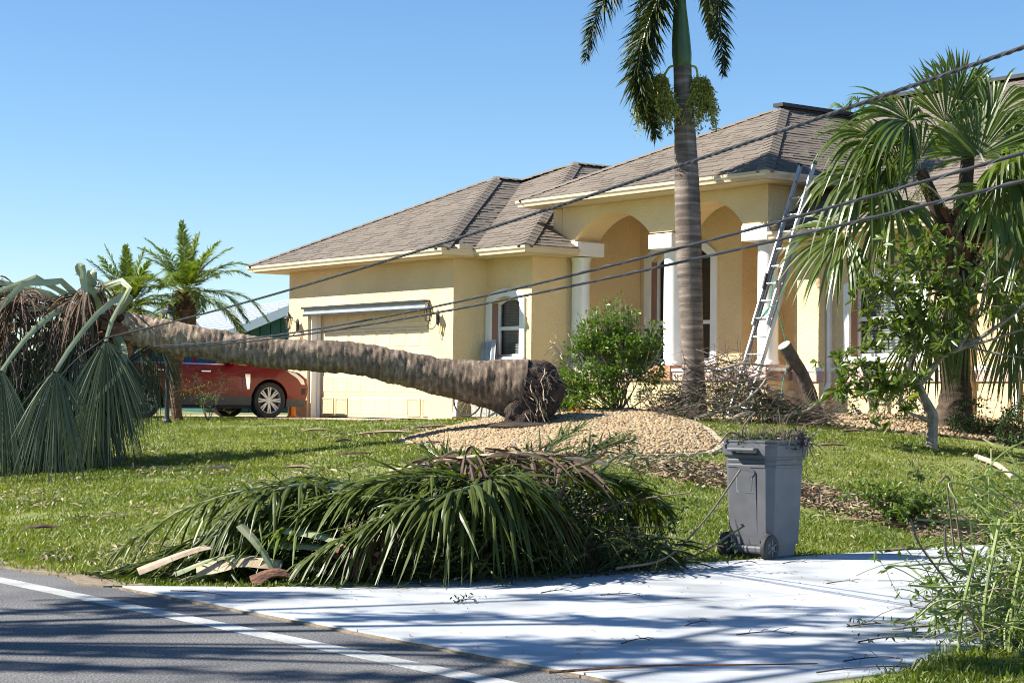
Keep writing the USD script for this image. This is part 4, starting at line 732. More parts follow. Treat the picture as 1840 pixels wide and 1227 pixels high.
# the fallen palm: local frame with x along the trunk so that its rings follow it
def fallen_palm():
    rg = np.random.default_rng(21)
    root, mid, top = np.array([.16, 26.0, 1.57]), np.array([-2.1, 25.85, 1.97]), np.array([-5.25, 25.6, 2.36])
    ax = top - root; yaw = math.degrees(math.atan2(ax[1], ax[0]))
    t = thing('fallen_palm', 'uprooted fan palm lying across the lawn with its crown hanging on the cables', 'palm tree', root, None, yaw)
    v, f = trunk_mesh([root, (-.25, 25.98, 1.63), (-.92, 25.95, 1.73), mid, (-3.25, 25.75, 2.04), (-4.4, 25.65, 2.20), top], np.interp(np.linspace(0, 1, 40), [0, .03, .08, .13, .20, .30, .42, .60, .72, .84, .93, 1], [.42, .40, .335, .29, .25, .228, .218, .20, .198, .212, .222, .21]), 40, rg, .009, .036, 280, True, .075)
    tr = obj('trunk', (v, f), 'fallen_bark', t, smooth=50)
    # root plate: soil and roots
    m = m3.Manifold.batch_hull([m3.Manifold.sphere(r, 20).translate(list(root + np.array(o))) for r, o in ((.40, (.05, 0, .0)), (.34, (.22, .02, -.02)), (.30, (.20, .05, .10)), (.28, (.18, -.05, -.18)))]) + m3.Manifold.batch_hull([m3.Manifold.sphere(.15, 14).translate(list(root + np.array(o))) for o in ((-.10, -.24, -.18), (-.12, -.30, -.46), (.10, -.3, -.46), (.08, -.22, -.15))])
    v, f = arr(m.refine_to_length(.045)); nn = meshkit.fbm(v * 7, 5, 3) - .5; c0 = root + [.1, 0, -.05]; v = v + unit(v - c0) * (nn * .17)[:, None]
    rp = obj('root_plate', (v, f), 'root_soil', t, smooth=False)
    m = MB()
    for k in range(300):
        a, rr = rg.uniform(0, 6.28), .36 * math.sqrt(rg.uniform()); p = root + [.24 + .2 * (1 - rr / .4), rr * math.cos(a), rr * math.sin(a) - .02]
        d = unit(np.array([rg.uniform(.1, .8), math.cos(a) * .8, math.sin(a) * .8 - .5]) + rg.normal(0, .5, 3)); L = rg.uniform(.08, .26)
        m.tube([p - d * .05, p + d * L * .5 + rg.normal(0, .02, 3), p + d * L + rg.normal(0, .05, 3) - [0, 0, .05]], [.009, .006, .003], 4, False)
    for k in range(60):
        a = rg.uniform(2.4, 6.2); p = root + [rg.uniform(-.02, .1), .43 * math.cos(a), .43 * math.sin(a)]; m.tube([p, p + [rg.uniform(.05, .2), 0, -.1], p + [rg.uniform(.1, .25), rg.uniform(-.1, .1), -rg.uniform(.15, .45)]], [.008, .006, .003], 4, False)
    obj('roots', m, 'twig_dark', rp)
    m = MB()
    for k in range(14):
        p = root + [rg.uniform(.0, .3), -.40 + rg.uniform(0, .1), rg.uniform(-.3, .3)]; m.tube(p + np.cumsum(np.vstack([[0, 0, 0], rg.normal(0, .04, (5, 3)) + [.02, -.01, -.05]]), axis=0), .006, 4, False)
    obj('pale_roots', m, 'pale_wood', rp)
    m = MB()
    for k in range(26):          # torn leaf-base stubs round the crown end of the trunk
        a = rg.uniform(0, 6.28); s = rg.uniform(-.28, .25); p = top + unit(ax) * s; u = np.array([.05, math.cos(a), math.sin(a)])
        m.bar(p + u * .15, p + u * .27 + unit(ax) * rg.uniform(.15, .4), .12, .04, np.cross(u, ax))
    obj('leaf_bases', m, 'boot', t)
    H = top + unit(ax) * .25
    def leaf(pts, R, d0, nrm, **k):
        kw = dict(n=58, spread=2.0, droop=.5, wmul=1.15, noise=.07, split=.5, twist=.45); kw.update(k); fan_leaf(t, [np.array(p, float) for p in pts], R, d0, nrm, rg, kw.pop('mt', 'fallen_leaf'), kw.pop('pm', 'petiole_green'), kw.pop('pet', .055), .35, **kw)
    # the leaves that stand out: stiff brooms hanging from long pale stalks
    mk = dict(n=70, droop=.95, wmul=1.25, noise=.09, twist=.30, pw=1.6)
    leaf([H, (-5.45, 25.0, 2.85), (-5.0, 24.75, 2.92), (-5.15, 24.4, 2.45), (-5.22, 24.3, 2.14)], .80, (.22, -.02, -1), (.1, -1, .1), spread=2.0, **mk)
    leaf([H, (-5.05, 25.1, 2.8), (-5.3, 24.4, 2.55), (-5.6, 24.0, 2.05), (-5.74, 23.8, 1.74)], .84, (-.04, -.1, -1), (.2, -1, .1), spread=1.9, **mk)
    leaf([H, (-5.9, 25.0, 2.6), (-6.3, 24.6, 2.2), (-6.55, 24.3, 1.75)], .80, (-.15, -.1, -1), (.1, -1, .1), spread=2.0, **mk)
    leaf([H, (-5.2, 25.2, 2.15), (-5.1, 24.8, 1.80), (-5.45, 24.6, 1.35)], .5, (-.35, -.05, -1), (.3, -1, .1), spread=1.6, **mk)
    leaf([H, (-5.05, 25.9, 2.3), (-4.88, 26.0, 2.2)], .55, (.22, .1, -1), (0, -1, .1), spread=2.0, **mk)
    for hx, hy, hz, R in ((-5.30, 25.5, 2.05, .72), (-5.5, 26.2, 2.0, .75), (-5.2, 26.4, 2.1, .62), (-5.6, 26.3, 2.2, .8), (-6.2, 26.0, 2.2, .8)): leaf([H, (H + [hx, hy, hz]) / 2 + [0, 0, .1], (hx, hy, hz)], R, (.1, .0, -1), (rg.uniform(-.4, .4), -1, .1), spread=2.0, **mk)
    # broken, bent-over stalks on top
    for pts, w in (([H, (-5.5, 25.0, 2.75), (-5.72, 24.9, 3.10), (-5.66, 24.8, 3.14), (-5.60, 24.75, 2.80)], .055), ([H + [.1, 0, 0], (-5.6, 25.1, 2.75), (-5.60, 25.0, 3.08), (-5.52, 24.95, 3.06), (-5.5, 24.9, 2.9)], .04), ([H, (-6.0, 25.1, 2.95), (-6.45, 24.9, 2.90), (-6.8, 24.7, 2.45), (-6.9, 24.6, 2.1)], .045), ([H, (-5.8, 25.2, 2.7), (-6.3, 25.0, 3.0), (-6.9, 24.9, 2.75)], .04), ([H, (-6.2, 25.3, 2.8), (-6.9, 25.2, 2.95), (-7.3, 25, 2.6)], .04)):
        c = np.vstack([np.linspace(p0, p1, 5) for p0, p1 in zip(np.array(pts[:-1], float), np.array(pts[1:], float))]) + rg.normal(0, .005, (5 * (len(pts) - 1), 3)); c = c[np.r_[True, np.linalg.norm(np.diff(c, axis=0), axis=1) > .02]]; b = MB(); d = np.gradient(c, axis=0); sd = unit(np.cross(d, [.25, -1, .15])); n = len(c); ww = w * np.linspace(1.2, .8, n)[:, None]
        ww = ww * rg.uniform(.8, 1.15, (n, 1)); nn = unit(np.cross(sd, d)) * .008; v = np.stack([c - sd * ww, c - nn, c + sd * ww, c + nn * .6], 1).reshape(-1, 3)
        b.add(v, [[i * 4 + j, i * 4 + (j + 1) % 4, i * 4 + 4 + (j + 1) % 4, i * 4 + 4 + j] for i in range(n - 1) for j in range(4)] + [[0, 3, 2, 1], [4 * n - 4, 4 * n - 3, 4 * n - 2, 4 * n - 1]]); obj('bent_stalk', b, 'petiole_green', t)
    for k in range(30):
        far = k % 5 > 0; hub = H + [rg.uniform(-2.0, -.15), rg.uniform(-.1, 1.3) if far else rg.uniform(-.7, .2), rg.uniform(-1.0, .3)]
        via = (H + hub) / 2 + [rg.uniform(-.1, .1), rg.uniform(-.1, .1), rg.uniform(.0, .3)]
        z = max(.4, hub[2] - float(height(hub[0], hub[1]))); leaf([H, via, hub], min(rg.uniform(1.0, 1.5), z + .15), np.array([rg.uniform(-.45, .2), rg.uniform(-.3, .3), -1]), (rg.uniform(-.6, .6), -1, .1), spread=rg.uniform(1.3, 2.2), pet=.04)
    for k in range(20):          # dead brown leaves in the heart of the crown
        hub = H + [rg.uniform(-1.8, .1), rg.uniform(-.6, .3), rg.uniform(.1, .5)]; d = np.array([rg.uniform(-1, .4), rg.uniform(-.8, .3), rg.uniform(-.6, .15)])
        leaf([H, (H + hub) / 2 + [0, 0, .1], hub], rg.uniform(.4, .75), d, (rg.uniform(-.5, .5), -.6, .7), mt='dry_leaf', pm='dry_leaf', spread=1.8, n=18, wmul=.9, pet=.03, noise=.3, droop=.8, twist=.6)
    m = MB()
    for k in range(190):         # dark flower stalks hanging in strings
        p = H + [rg.uniform(-1.7, .0), rg.uniform(-.8, .2), rg.uniform(-.4, .4)]; L = rg.uniform(.3, .9); m.tube(p + np.cumsum(np.vstack([[0, 0, 0], rg.normal(0, .025, (6, 3)) + [0, 0, -L / 6]]), axis=0), rg.uniform(.004, .011), 4, False)
    obj('hanging_strings', m, 'twig_dark', t)
fallen_palm()

def royal_palm():
    rg = np.random.default_rng(5); b = np.array([2.99, 31.0, 0]); b[2] = height(*b[:2]) - .05
    t = thing('royal_palm', 'tall royal palm with smooth grey trunk and green crownshaft in front of the porch', 'palm tree', b)
    top = np.array([2.765, 31.0, 6.93])
    v, f = trunk_mesh([b, (2.975, 31, 2.0), (2.90, 31, 3.6), (2.85, 31, 5.0), top], [.23, .185, .172, .185, .20, .212, .208, .195, .175, .155, .145], 28, rg, .006, .004, 150, True, .13); obj('trunk', (v, f), 'royal_bark', t, smooth=50)
    obj('crownshaft', MB().tube(resample(bez(top - [0, 0, .02], (2.74, 31, 7.4), (2.715, 31, 8.05), (2.70, 31, 8.6)), 16), np.interp(np.linspace(0, 1, 16), [0, .12, .3, .6, 1], [.145, .165, .150, .105, .075]), 20), 'crownshaft', t, smooth=True)
    T = np.array([2.71, 31, 8.45]); kw = dict(n=120, W=.042, mt='frond_dark', rib='petiole_green', r=.03, plume=.75, vee=.05, droop=.35, ang=.95, tipang=.7, rnd=.22)
    F = lambda pts, L=.55, **k: frond(t, [T] + [np.array(p, float) for p in pts], rg=rg, L=L, **{**kw, **k})
    F([(2.5, 30.9, 8.65), (2.36, 30.8, 8.1), (2.10, 30.7, 7.3), (2.02, 30.7, 6.6), (2.33, 30.7, 5.72)], .50, n=240, W=.05)
    F([(2.4, 31.2, 8.7), (2.28, 31.3, 8.0), (2.12, 31.4, 7.1), (2.1, 31.4, 6.3)], .44, n=190)
    F([(2.3, 31, 8.85), (1.75, 31, 8.45), (1.35, 31, 7.75), (1.15, 31, 7.0)], .40, n=170); F([(3.0, 31, 8.8), (3.28, 31, 8.4), (3.38, 31, 7.7), (3.44, 31, 6.8)], .36, n=170); F([(2.95, 31.3, 8.7), (3.25, 31.6, 8.2), (3.35, 31.9, 7.6)], .26)
    for d in ((-.2, .6), (.5, .75), (.15, -.7), (-.8, -.3), (.9, -.2)): 
        d = np.array([d[0], d[1], 0]); F([T + d * .6 + [0, 0, 1.0], T + d * 1.8 + [0, 0, 1.5], T + d * 2.9 + [0, 0, .9]], .5, n=80)
    for c0, sx, nb in (((2.42, 30.85, 6.70), -1, 130), ((3.02, 30.9, 6.66), 1, 85)):
        m, st = MB(), MB(); s0 = top + [.13 * sx, 0, .02]; c0 = np.array(c0); st.tube(bez(s0, s0 + [.10 * sx, 0, -.05], c0 + [0, 0, -.03], n=5), .020, 6)
        for k in range(nb):
            d = np.array([sx * rg.uniform(-.5, .45) - .08 * (sx < 0), rg.uniform(-.35, .35), -rg.uniform(.55, 1)]); L = rg.uniform(.45, .95) * (1. if sx < 0 else .85); p = bez(c0 + rg.normal(0, .05, 3), c0 + d * L * .45 + [sx * .05, 0, .12], c0 + d * L + [0, 0, -.05], n=5); st.tube(p, .004, 3, False)
            q_ = p[rg.integers(2, len(p), 70)] + rg.normal(0, .028, (70, 3)); e = unit(rg.normal(0, 1, (70, 3)) + [0, 0, -.9]); m.blades(q_, e, rg.normal(0, 1, (70, 3)), rg.uniform(.03, .07, 70), .024, 0, 2, 0, .3, .5)
        fc = obj('fruit_cluster', m, 'fruit', t); obj('fruit_stalks', st, 'petiole_yellow', fc)
royal_palm()

def fan_palm():
    rg = np.random.default_rng(8); b = on(6.45, 27.7, -.05); t = thing('fan_palm', 'large fan palm with drooping split leaves in front of the right wing', 'palm tree', b)
    fork = np.array([6.55, 27.7, 3.75]); v, f = trunk_mesh([b, b + [.05, 0, .5], (6.5, 27.7, 2.3), fork], [.31, .24, .20, .19, .18, .19, .22, .23], 24, rg, .012, .02, 80, True, .09); obj('trunk', (v, f), 'fan_bark', t, smooth=45)
    stems = [(np.array(s), r) for s, r in (((6.72, 27.8, 5.35), .09), ((5.95, 27.6, 4.85), .085), ((7.35, 27.7, 4.5), .08))]
    for s, r in stems: obj('stem', MB().tube(bez(fork - [0, 0, .15], (fork + s) / 2 + [0, 0, -.1], s, n=6), np.linspace(.14, r, 13), 10), 'fan_bark', t)
    m = MB()
    for k in range(70):
        z = rg.uniform(3.0, 4.1); a = rg.uniform(0, 6.28); u = np.array([math.cos(a), math.sin(a), 0]); p = np.array([6.53, 27.7, z]) + u * .19; m.bar(p, p + u * .16 + [0, 0, rg.uniform(.15, .4)], .10, .03, np.cross(u, [0, 0, 1]))
    obj('leaf_bases', m, 'boot', t)
    def leaf(base, hub, R, d0, nrm, **k):
        kw = dict(n=40, spread=4.1, droop=.5, wmul=.98, lift=.1, noise=.04, split=.62, twist=.15); kw.update(k); base, hub = np.array(base, float), np.array(hub, float)
        fan_leaf(t, [base, (base + hub) / 2 + [0, 0, .07], hub], R, d0, nrm, rg, kw.pop('mt', 'fan_leaf'), kw.pop('pm', 'petiole_green'), .022, **kw)
    a, bq, c = (s for s, _ in stems)
    # placed by eye after the photograph
    leaf(a, (6.80, 27.6, 5.05), 1.05, (.10, .15, 1), (-.25, -1, .2), spread=3.4, droop=.15); leaf(a, (6.35, 27.7, 5.55), 1.1, (.05, .1, 1), (.4, -1, .1), spread=2.3, droop=.12); leaf(a, (7.05, 27.8, 5.6), 1.1, (.35, .1, 1), (-.3, -1, .2), spread=2.6, droop=.35)
    leaf(a, (7.3, 27.6, 5.3), 1.1, (1, -.1, .25), (.1, -.8, .6)); leaf(a, (6.6, 27.9, 5.9), .95, (0, .3, 1), (.1, -1, .3), spread=2.0, droop=.1); leaf(a, (7.2, 27.4, 4.9), 1.0, (.8, -.3, -.5), (.2, -.7, .7))
    leaf(bq, (5.35, 27.4, 5.2), 1.15, (-.9, -.1, .45), (.1, -.55, .8), droop=.55); leaf(bq, (5.6, 27.3, 4.9), 1.05, (-.6, -.2, .75), (.5, -.8, .5), spread=3.2); leaf(bq, (5.9, 27.3, 5.0), .95, (-.35, -.2, .7), (.8, -.8, .1), spread=3)
    leaf(bq, (5.15, 27.2, 4.75), 1.1, (-1, -.2, .0), (.0, -.5, .85), droop=.7); leaf(bq, (5.45, 27.1, 4.35), 1.0, (-.6, -.4, -.55), (-.2, -.9, .4), droop=.6); pass
    leaf(bq, (4.75, 27.1, 3.85), 1.0, (-.85, -.2, -.45), (-.2, -.8, .6), droop=.45, spread=3.2)
    leaf(bq, (5.7, 27.2, 5.5), 1.1, (-.8, .0, .6), (.3, -.6, .7), droop=.5); leaf(a, (6.95, 27.2, 4.55), .95, (.35, -.4, -.8), (.1, -1, .2), droop=.4)
    leaf(c, (7.6, 27.4, 4.9), 1.1, (.7, -.1, .6), (0, -.8, .5)); leaf(c, (7.9, 27.5, 4.4), 1.1, (1, 0, -.2), (.1, -.6, .8), droop=.6); leaf(c, (7.5, 27.1, 4.1), 1.05, (.4, -.4, -.8), (.1, -1, .2)); leaf(c, (7.9, 27.9, 5.2), 1.1, (.8, .2, .5), (0, -.7, .6))
    leaf(fork, (6.25, 27.0, 3.0), .85, (-.1, -.1, -1), (.1, -1, .05), spread=1.5, droop=.2); leaf(fork, (7.0, 27.1, 3.3), .95, (.2, -.1, -1), (.1, -1, .05), spread=1.4, droop=.2); leaf(c, (7.15, 27.1, 4.9), 1.0, (.1, -.5, .3), (.1, -.8, .6), droop=.6); leaf(fork, (6.85, 26.9, 3.55), .85, (.15, -.05, -1), (.1, -1, .1), spread=2.0, droop=.1, pm='petiole_yellow', n=30); leaf(fork, (7.15, 27.1, 2.75), 1.3, (.05, -.05, -1), (-.1, -1, .05), spread=1.2, droop=.1); leaf(fork, (7.45, 27.3, 2.9), 1.5, (.02, 0, -1), (.1, -1, .05), spread=1.0, droop=.1)
    leaf(fork, (6.1, 27.2, 2.75), 1.3, (-.18, -.1, -1), (.3, -1, .05), spread=1.3, droop=.1); leaf(fork, (5.75, 27.2, 2.5), 1.1, (-.30, -.1, -1), (.3, -1, .1), spread=.9, droop=.15); leaf(fork, (6.55, 27.2, 2.75), 1.0, (.05, -.1, -1), (0, -1, .05), spread=.8, droop=.1)
    m, st = MB(), MB()
    for c0, d in (((5.6, 27.2, 3.5), (-.6, -.3, -1)), ((5.35, 27.0, 3.1), (-.3, -.2, -1)), ((7.3, 27.2, 3.75), (.5, -.2, -.9)), ((5.9, 27.1, 4.6), (-.3, -.3, -.8)), ((6.7, 27.2, 4.4), (.2, -.3, -.8))):
        c0 = np.array(c0); st.tube(bez(fork, (fork + c0) / 2 + [0, 0, .2], c0, n=5), .014, 5)
        for k in range(16):
            e = unit(np.array(d) + rg.normal(0, .35, 3)); p = np.linspace(c0, c0 + e * rg.uniform(.25, .6), 8); q_ = p[rg.integers(0, 8, 40)] + rg.normal(0, .02, (40, 3)); m.blades(q_, rg.normal(0, 1, (40, 3)), rg.normal(0, 1, (40, 3)), .02, .016, 0, 1, 0, .5, .6)
    fc = obj('seed_cluster', m, 'fruit', t); obj('seed_stalks', st, 'petiole_green', fc)
fan_palm()

def date_palm(b, crown, lab, seed, sc=1.0):
    rg = np.random.default_rng(seed); b, crown = np.array(b, float), np.array(crown, float); t = thing('date_palm', lab, 'palm tree', b)
    v, f = trunk_mesh([b, b + (crown - b) * .35 + [-.12, 0, 0], b + (crown - b) * .75 + [.0, 0, 0], crown], [.10, .085, .085, .10, .15, .21, .19, .10], 14, rg, .012, .02, 60, True, .06); obj('trunk', (v, f), 'boot', t)
    m = MB()
    for k in range(120): a = rg.uniform(0, 6.28); z = rg.uniform(-.5, -.02); u = np.array([math.cos(a), math.sin(a), 0]); p = crown + u * .14 + [0, 0, z]; m.bar(p, p + u * .12 + [0, 0, .05], .04, .02)
    obj('leaf_bases', m, 'boot', t)
    for k in range(30):
        a = k * 2.4 + rg.uniform(-.2, .2); el = np.interp(k, [0, 8, 29], [1.35, .9, -.35]) + rg.normal(0, .12); u = np.array([math.cos(a) * math.cos(el), math.sin(a) * math.cos(el), math.sin(el)]); L = rg.uniform(1.15, 1.55) * sc
        p = [crown, crown + u * L * .4 + [0, 0, .05], crown + u * L * .75 - [0, 0, .08], crown + u * L - [0, 0, .32 * L * (1 - max(0, math.sin(el)) * .6)]]
        frond(t, p, 58, .31 * sc, .022, rg, 'frond_pygmy', 'petiole_yellow', .010, ang=1.0, droop=.35, vee=.2, t0=.16, tipang=.45, seg=3)
date_palm(on(-6.18, 35.1), (-6.06, 35.1, 3.36), 'feathery date palm with bushy crown rising behind the fallen trunk', 31)
date_palm(on(-7.35, 35.6), (-7.25, 35.6, 3.1), 'smaller date palm half hidden behind the fallen crown', 32, .95)
def far_palm(x, y, z, lab, seed):
    rg = np.random.default_rng(seed); b = np.array([x, y, 1.]); c = np.array([x, y, z]); t = thing('far_palm', lab, 'palm tree', b); obj('trunk', MB().tube(bez(b, (x + .3, y, z / 2), c, n=6), np.linspace(.2, .13, 13), 10), 'royal_bark', t)
    for k in range(15):
        a = k * 2.4; el = np.interp(k, [0, 14], [1.3, -.3]); u = np.array([math.cos(a) * math.cos(el), math.sin(a) * math.cos(el), math.sin(el)]); frond(t, [c, c + u * .8 + [0, 0, .1], c + u * 1.6 - [0, 0, .2], c + u * 2 - [0, 0, .8]], 50, .45, .04, rg, 'frond_pygmy', 'petiole_yellow', .02, droop=.5, seg=3)
far_palm(11.55, 48, 8.6, 'distant palm whose crown tops the house roof beside the cable', 41); far_palm(9.9, 52, 8.6, 'distant feathery palm just showing over the roof ridge', 42)

# ------------------------------------------------------------------ shrubs, tree, brush
def leaf_cloud(mb, pts, rg, L, W, out=None, droop=.2, seg=2, fold=.18, upw=.4, root=.3):
    n = len(pts); d = rg.normal(0, 1, (n, 3)); 
    if out is not None: d = d * .75 + out
    d[:, 2] += upw; mb.blades(pts, d, rg.normal(0, 1, (n, 3)), L * rg.uniform(.7, 1.25, n), W * rg.uniform(.7, 1.2, n), droop, seg, fold, .08, root, .4)
def in_blob(rg, n, c, r, shell=.55):
    u = unit(rg.normal(0, 1, (n, 3))); return np.array(c) + u * (shell + (1 - shell) * rg.uniform(0, 1, (n, 1)) ** .6) * np.array(r), u
def shrub(name, label, cat, base, stems, blobs, mt, L, W, seed, n=2500, stem_r=.012, stem_mt='twig', group=None, dens=None):
    rg = np.random.default_rng(seed); base = np.array(base, float); t = thing(name, label, cat, base, group); m = MB()
    tips = []
    for k in range(stems):
        c, r = blobs[rg.integers(len(blobs))]; e = np.array(c) + rg.normal(0, .5, 3) * np.array(r); s = base + [rg.normal(0, .07), rg.normal(0, .05), 0]; p = bez(s, (s + e) / 2 + rg.normal(0, .08, 3) * [1, 1, .2], e, n=5); m.tube(p, np.linspace(stem_r, stem_r * .25, len(p)), 4, False); tips.append(p)
        for j in range(3): q_ = p[rg.integers(4, len(p))]; w = q_ + rg.normal(0, .2, 3) + [0, 0, .12]; m.tube([q_, (q_ + w) / 2 + rg.normal(0, .02, 3), w], [stem_r * .4, stem_r * .3, stem_r * .15], 3, False)
    obj('branches', m, stem_mt, t); b = MB(); tot = sum(np.prod(r) ** (2 / 3) for _, r in blobs)
    for c, r in blobs:
        k = int(n * np.prod(r) ** (2 / 3) / tot); p, u = in_blob(rg, k, c, r); keep = meshkit.noise(p * 4.5, seed) > .41; leaf_cloud(b, p[keep], rg, L, W, u[keep] * .6)
    obj('foliage', b, mt, t); return t
rgS = np.random.default_rng(77); bs = on(1.50, 27.0)
S0 = lambda x, z, y=0: (bs[0] + x, bs[1] + y, bs[2] + z)
bl = [(S0(-.05, .85), (.55, .42, .40)), (S0(-.42, .62, -.1), (.42, .36, .42)), (S0(.25, 1.02), (.42, .34, .28)), (S0(-.28, 1.15), (.32, .28, .26)), (S0(-.70, .34, -.1), (.36, .32, .30)), (S0(.44, .66), (.26, .26, .24)), (S0(-.35, .25, -.25), (.5, .3, .22)), (S0(.05, 1.28), (.25, .2, .18))]
sh = shrub('green_shrub', 'bushy bright green shrub growing on the gravel bed beside the root plate', 'shrub', bs, 40, bl, 'shrub_leaf', .065, .034, 6, 9000)
m, mb = MB(), MB()
for k in range(110):
    x = rgS.uniform(-.65, .6); z0 = 1.0 - .5 * abs(x); p0 = np.array(S0(x * .8, z0 * .85)); p1 = np.array(S0(x * 1.15 + rgS.normal(0, .05), z0 * 1.15 + rgS.uniform(.2, .62) * (1 - .3 * abs(x)), rgS.normal(0, .15))); c = bez(p0, (p0 + p1) / 2 + rgS.normal(0, .02, 3), p1, n=5); m.tube(c, .005, 3, False)
    if k % 5: i = rgS.integers(2, len(c), 24); leaf_cloud(mb, c[i] + rgS.normal(0, .02, (24, 3)), rgS, .062, .03, None, upw=.8)
for k in range(14):
    p0 = np.array(S0(-.55 - .1 * rgS.uniform(), .55 + .3 * rgS.uniform())); p1 = p0 + [-.35 * rgS.uniform(.5, 1), -.1, rgS.uniform(.0, .35)]; m.tube(bez(p0, (p0 + p1) / 2 + [0, 0, -.05], p1, p1 + rgS.normal(0, .07, 3), n=4), .005, 3, False)
obj('bare_shoots', m, 'pale_wood', sh); obj('top_shoots', mb, 'shrub_leaf', sh)
hg = None
for a, b, s, lab in ((5.45, .55, (.55, .45, .42), 'dark clipped hedge shrub behind the brush pile left of the ladder foot'), (6.9, .9, (.50, .4, .34), 'dark low hedge shrub right of the ladder foot against the porch wall'), (10.35, .35, (.62, .42, .40), 'dark feathery low shrub left of the fan palm trunk'), (11.75, .9, (.40, .35, .30), 'small dark low shrub right of the fan palm trunk'), (12.5, 1.0, (.3, .3, .4), 'dark low shrub by the wall at the right edge')):
    x, y = xy(a, b); p = on(x, y); mt = 'hedge_leaf'
    shrub('low_shrub', lab, 'shrub', p, 14, [((x, y, p[2] + s[2] * .85), s), ((x + .25, y - .1, p[2] + s[2] * .6), tuple(np.array(s) * .7)), ((x - .28, y - .1, p[2] + s[2] * .55), tuple(np.array(s) * .65))], mt, .05, .026, int(a * 10), 2600, .008)
p = on(.92, 26.75); m, st = MB(), MB()
for k in range(9): c = p + rgS.normal(0, .09, 3) * [1, 1, .4] + [.02, -.1, .12]; m.blades(np.repeat([c], 6, 0), rgS.normal(0, 1, (6, 3)), rgS.normal(0, 1, (6, 3)), .035, .03, 0, 2, 0, .5, .5); st.tube([p, c], .003, 3, False)
t = thing('garden_flower', 'small red and orange flowers at the foot of the root plate', 'flower', p); obj('blossoms', m, 'flower', t); obj('stalks', st, 'vine_stem', t)

def brush_pile():
    rg = np.random.default_rng(14); c = on(3.05, 26.9); t = thing('brush_pile', 'heap of dead grey brown branches and twigs piled beside the ladder', 'brush pile', c)
    m, m2, lf = MB(), MB(), MB(); top = lambda x: .05 + .95 * math.exp(-((x + .05) / .62) ** 2) + .12 * math.exp(-((x - .9) / .5) ** 2)
    for k in range(900):
        x = rg.uniform(-1.15, 1.5); y = rg.normal(0, .34); h = top(x) * max(.1, 1 - (y / .75) ** 2) * rg.uniform(.05, 1.) ** .6; p = c + [x, y, h]; L = rg.uniform(.25, .8)
        a = rg.normal(0, .6) + (math.pi if rg.uniform() < .5 else 0); d = np.array([math.cos(a), math.sin(a) * .8, rg.normal(-.12, .35)]); q_ = [p - d * L / 2]
        for i in range(4): d = unit(d + rg.normal(0, .22, 3)); q_.append(q_[-1] + d * L / 4)
        q_ = np.array(q_); q_[:, 2] = np.maximum(q_[:, 2], height(q_[:, 0], q_[:, 1]) + .015); r = rg.choice([.004, .006, .009], p=[.5, .35, .15]); (m if k % 4 else m2).tube(q_, np.linspace(r, r * .5, 5), 4, False)
    for k in range(26):
        x = rg.uniform(-.35, .5); p = c + [x, rg.normal(0, .2), top(x) * .7]; q_ = [p]; d = np.array([rg.uniform(-.5, .7), rg.uniform(-.3, .3), rg.uniform(.2, .9)])
        for i in range(6): d = unit(d + rg.normal(0, .3, 3)); q_.append(q_[-1] + d * rg.uniform(.08, .13))
        m.tube(q_, np.linspace(.008, .002, 7), 4, False)
        for j in (3, 4, 5): w = q_[j] + rg.normal(0, .1, 3) + [0, 0, .05]; m.tube([q_[j], (q_[j] + w) / 2, w], [.004, .003, .0015], 3, False)
    obj('twigs', m, 'twig', t); obj('dark_twigs', m2, 'twig_dark', t)
    pp = np.c_[rg.uniform(-1.1, 1.0, 2400), rg.normal(0, .34, 2400), np.zeros(2400)]; pp[:, 2] = [top(x) * rg.uniform(.0, .75) for x in pp[:, 0]]; leaf_cloud(lf, c + pp, rg, .05, .022); obj('dead_leaves', lf, 'hedge_leaf', t)
    for s, e, r in (((.25, -.35, .55), (.75, -.3, .40), .032), ((-.5, -.5, .05), (.35, -.45, .30), .028), ((.1, -.45, .2), (.5, -.5, .62), .025), ((.6, -.5, .06), (1.3, -.3, .32), .028), ((-.1, -.3, .75), (.55, -.3, .80), .022), ((.05, -.55, .06), (.35, -.45, .16), .04)):
        p = bez(c + s, c + (np.array(s) + e) / 2 + rg.normal(0, .05, 3), c + e, n=6); obj('branch', MB().tube(p, np.linspace(r, r * .6, len(p)), 8), 'bark_grey', t)
brush_pile()
t = thing('leaning_log', 'cut tree trunk leaning with a pale sawn top beside the ladder', 'log', (4.66, 28.5, 1.15)); tp, bt = np.array([4.03, 28.0, 2.27]), np.array([4.66, 28.5, 1.15])
v, f = trunk_mesh([bt - [0, 0, .1], bt + (tp - bt) * .5 + [.04, 0, .03], bt + (tp - bt) * .82 + [.015, 0, .03], tp], [.14, .125, .105, .10, .095, .09, .10, .10], 18, rgS, .0, .02, 50); obj('trunk', (v, f), 'bark_log', t, smooth=50)
d = unit(tp - bt - [.15, 0, 0]); e = MB().tube([tp - d * .004, tp + d * .012], .097, 18); obj('sawn_end', e, 'cut_wood', t)
obj('knot', m3.Manifold.sphere(.05, 12).translate(list(bt + (tp - bt) * .72 + [-.09, -.05, -.02])), 'bark_log', t, smooth=True)

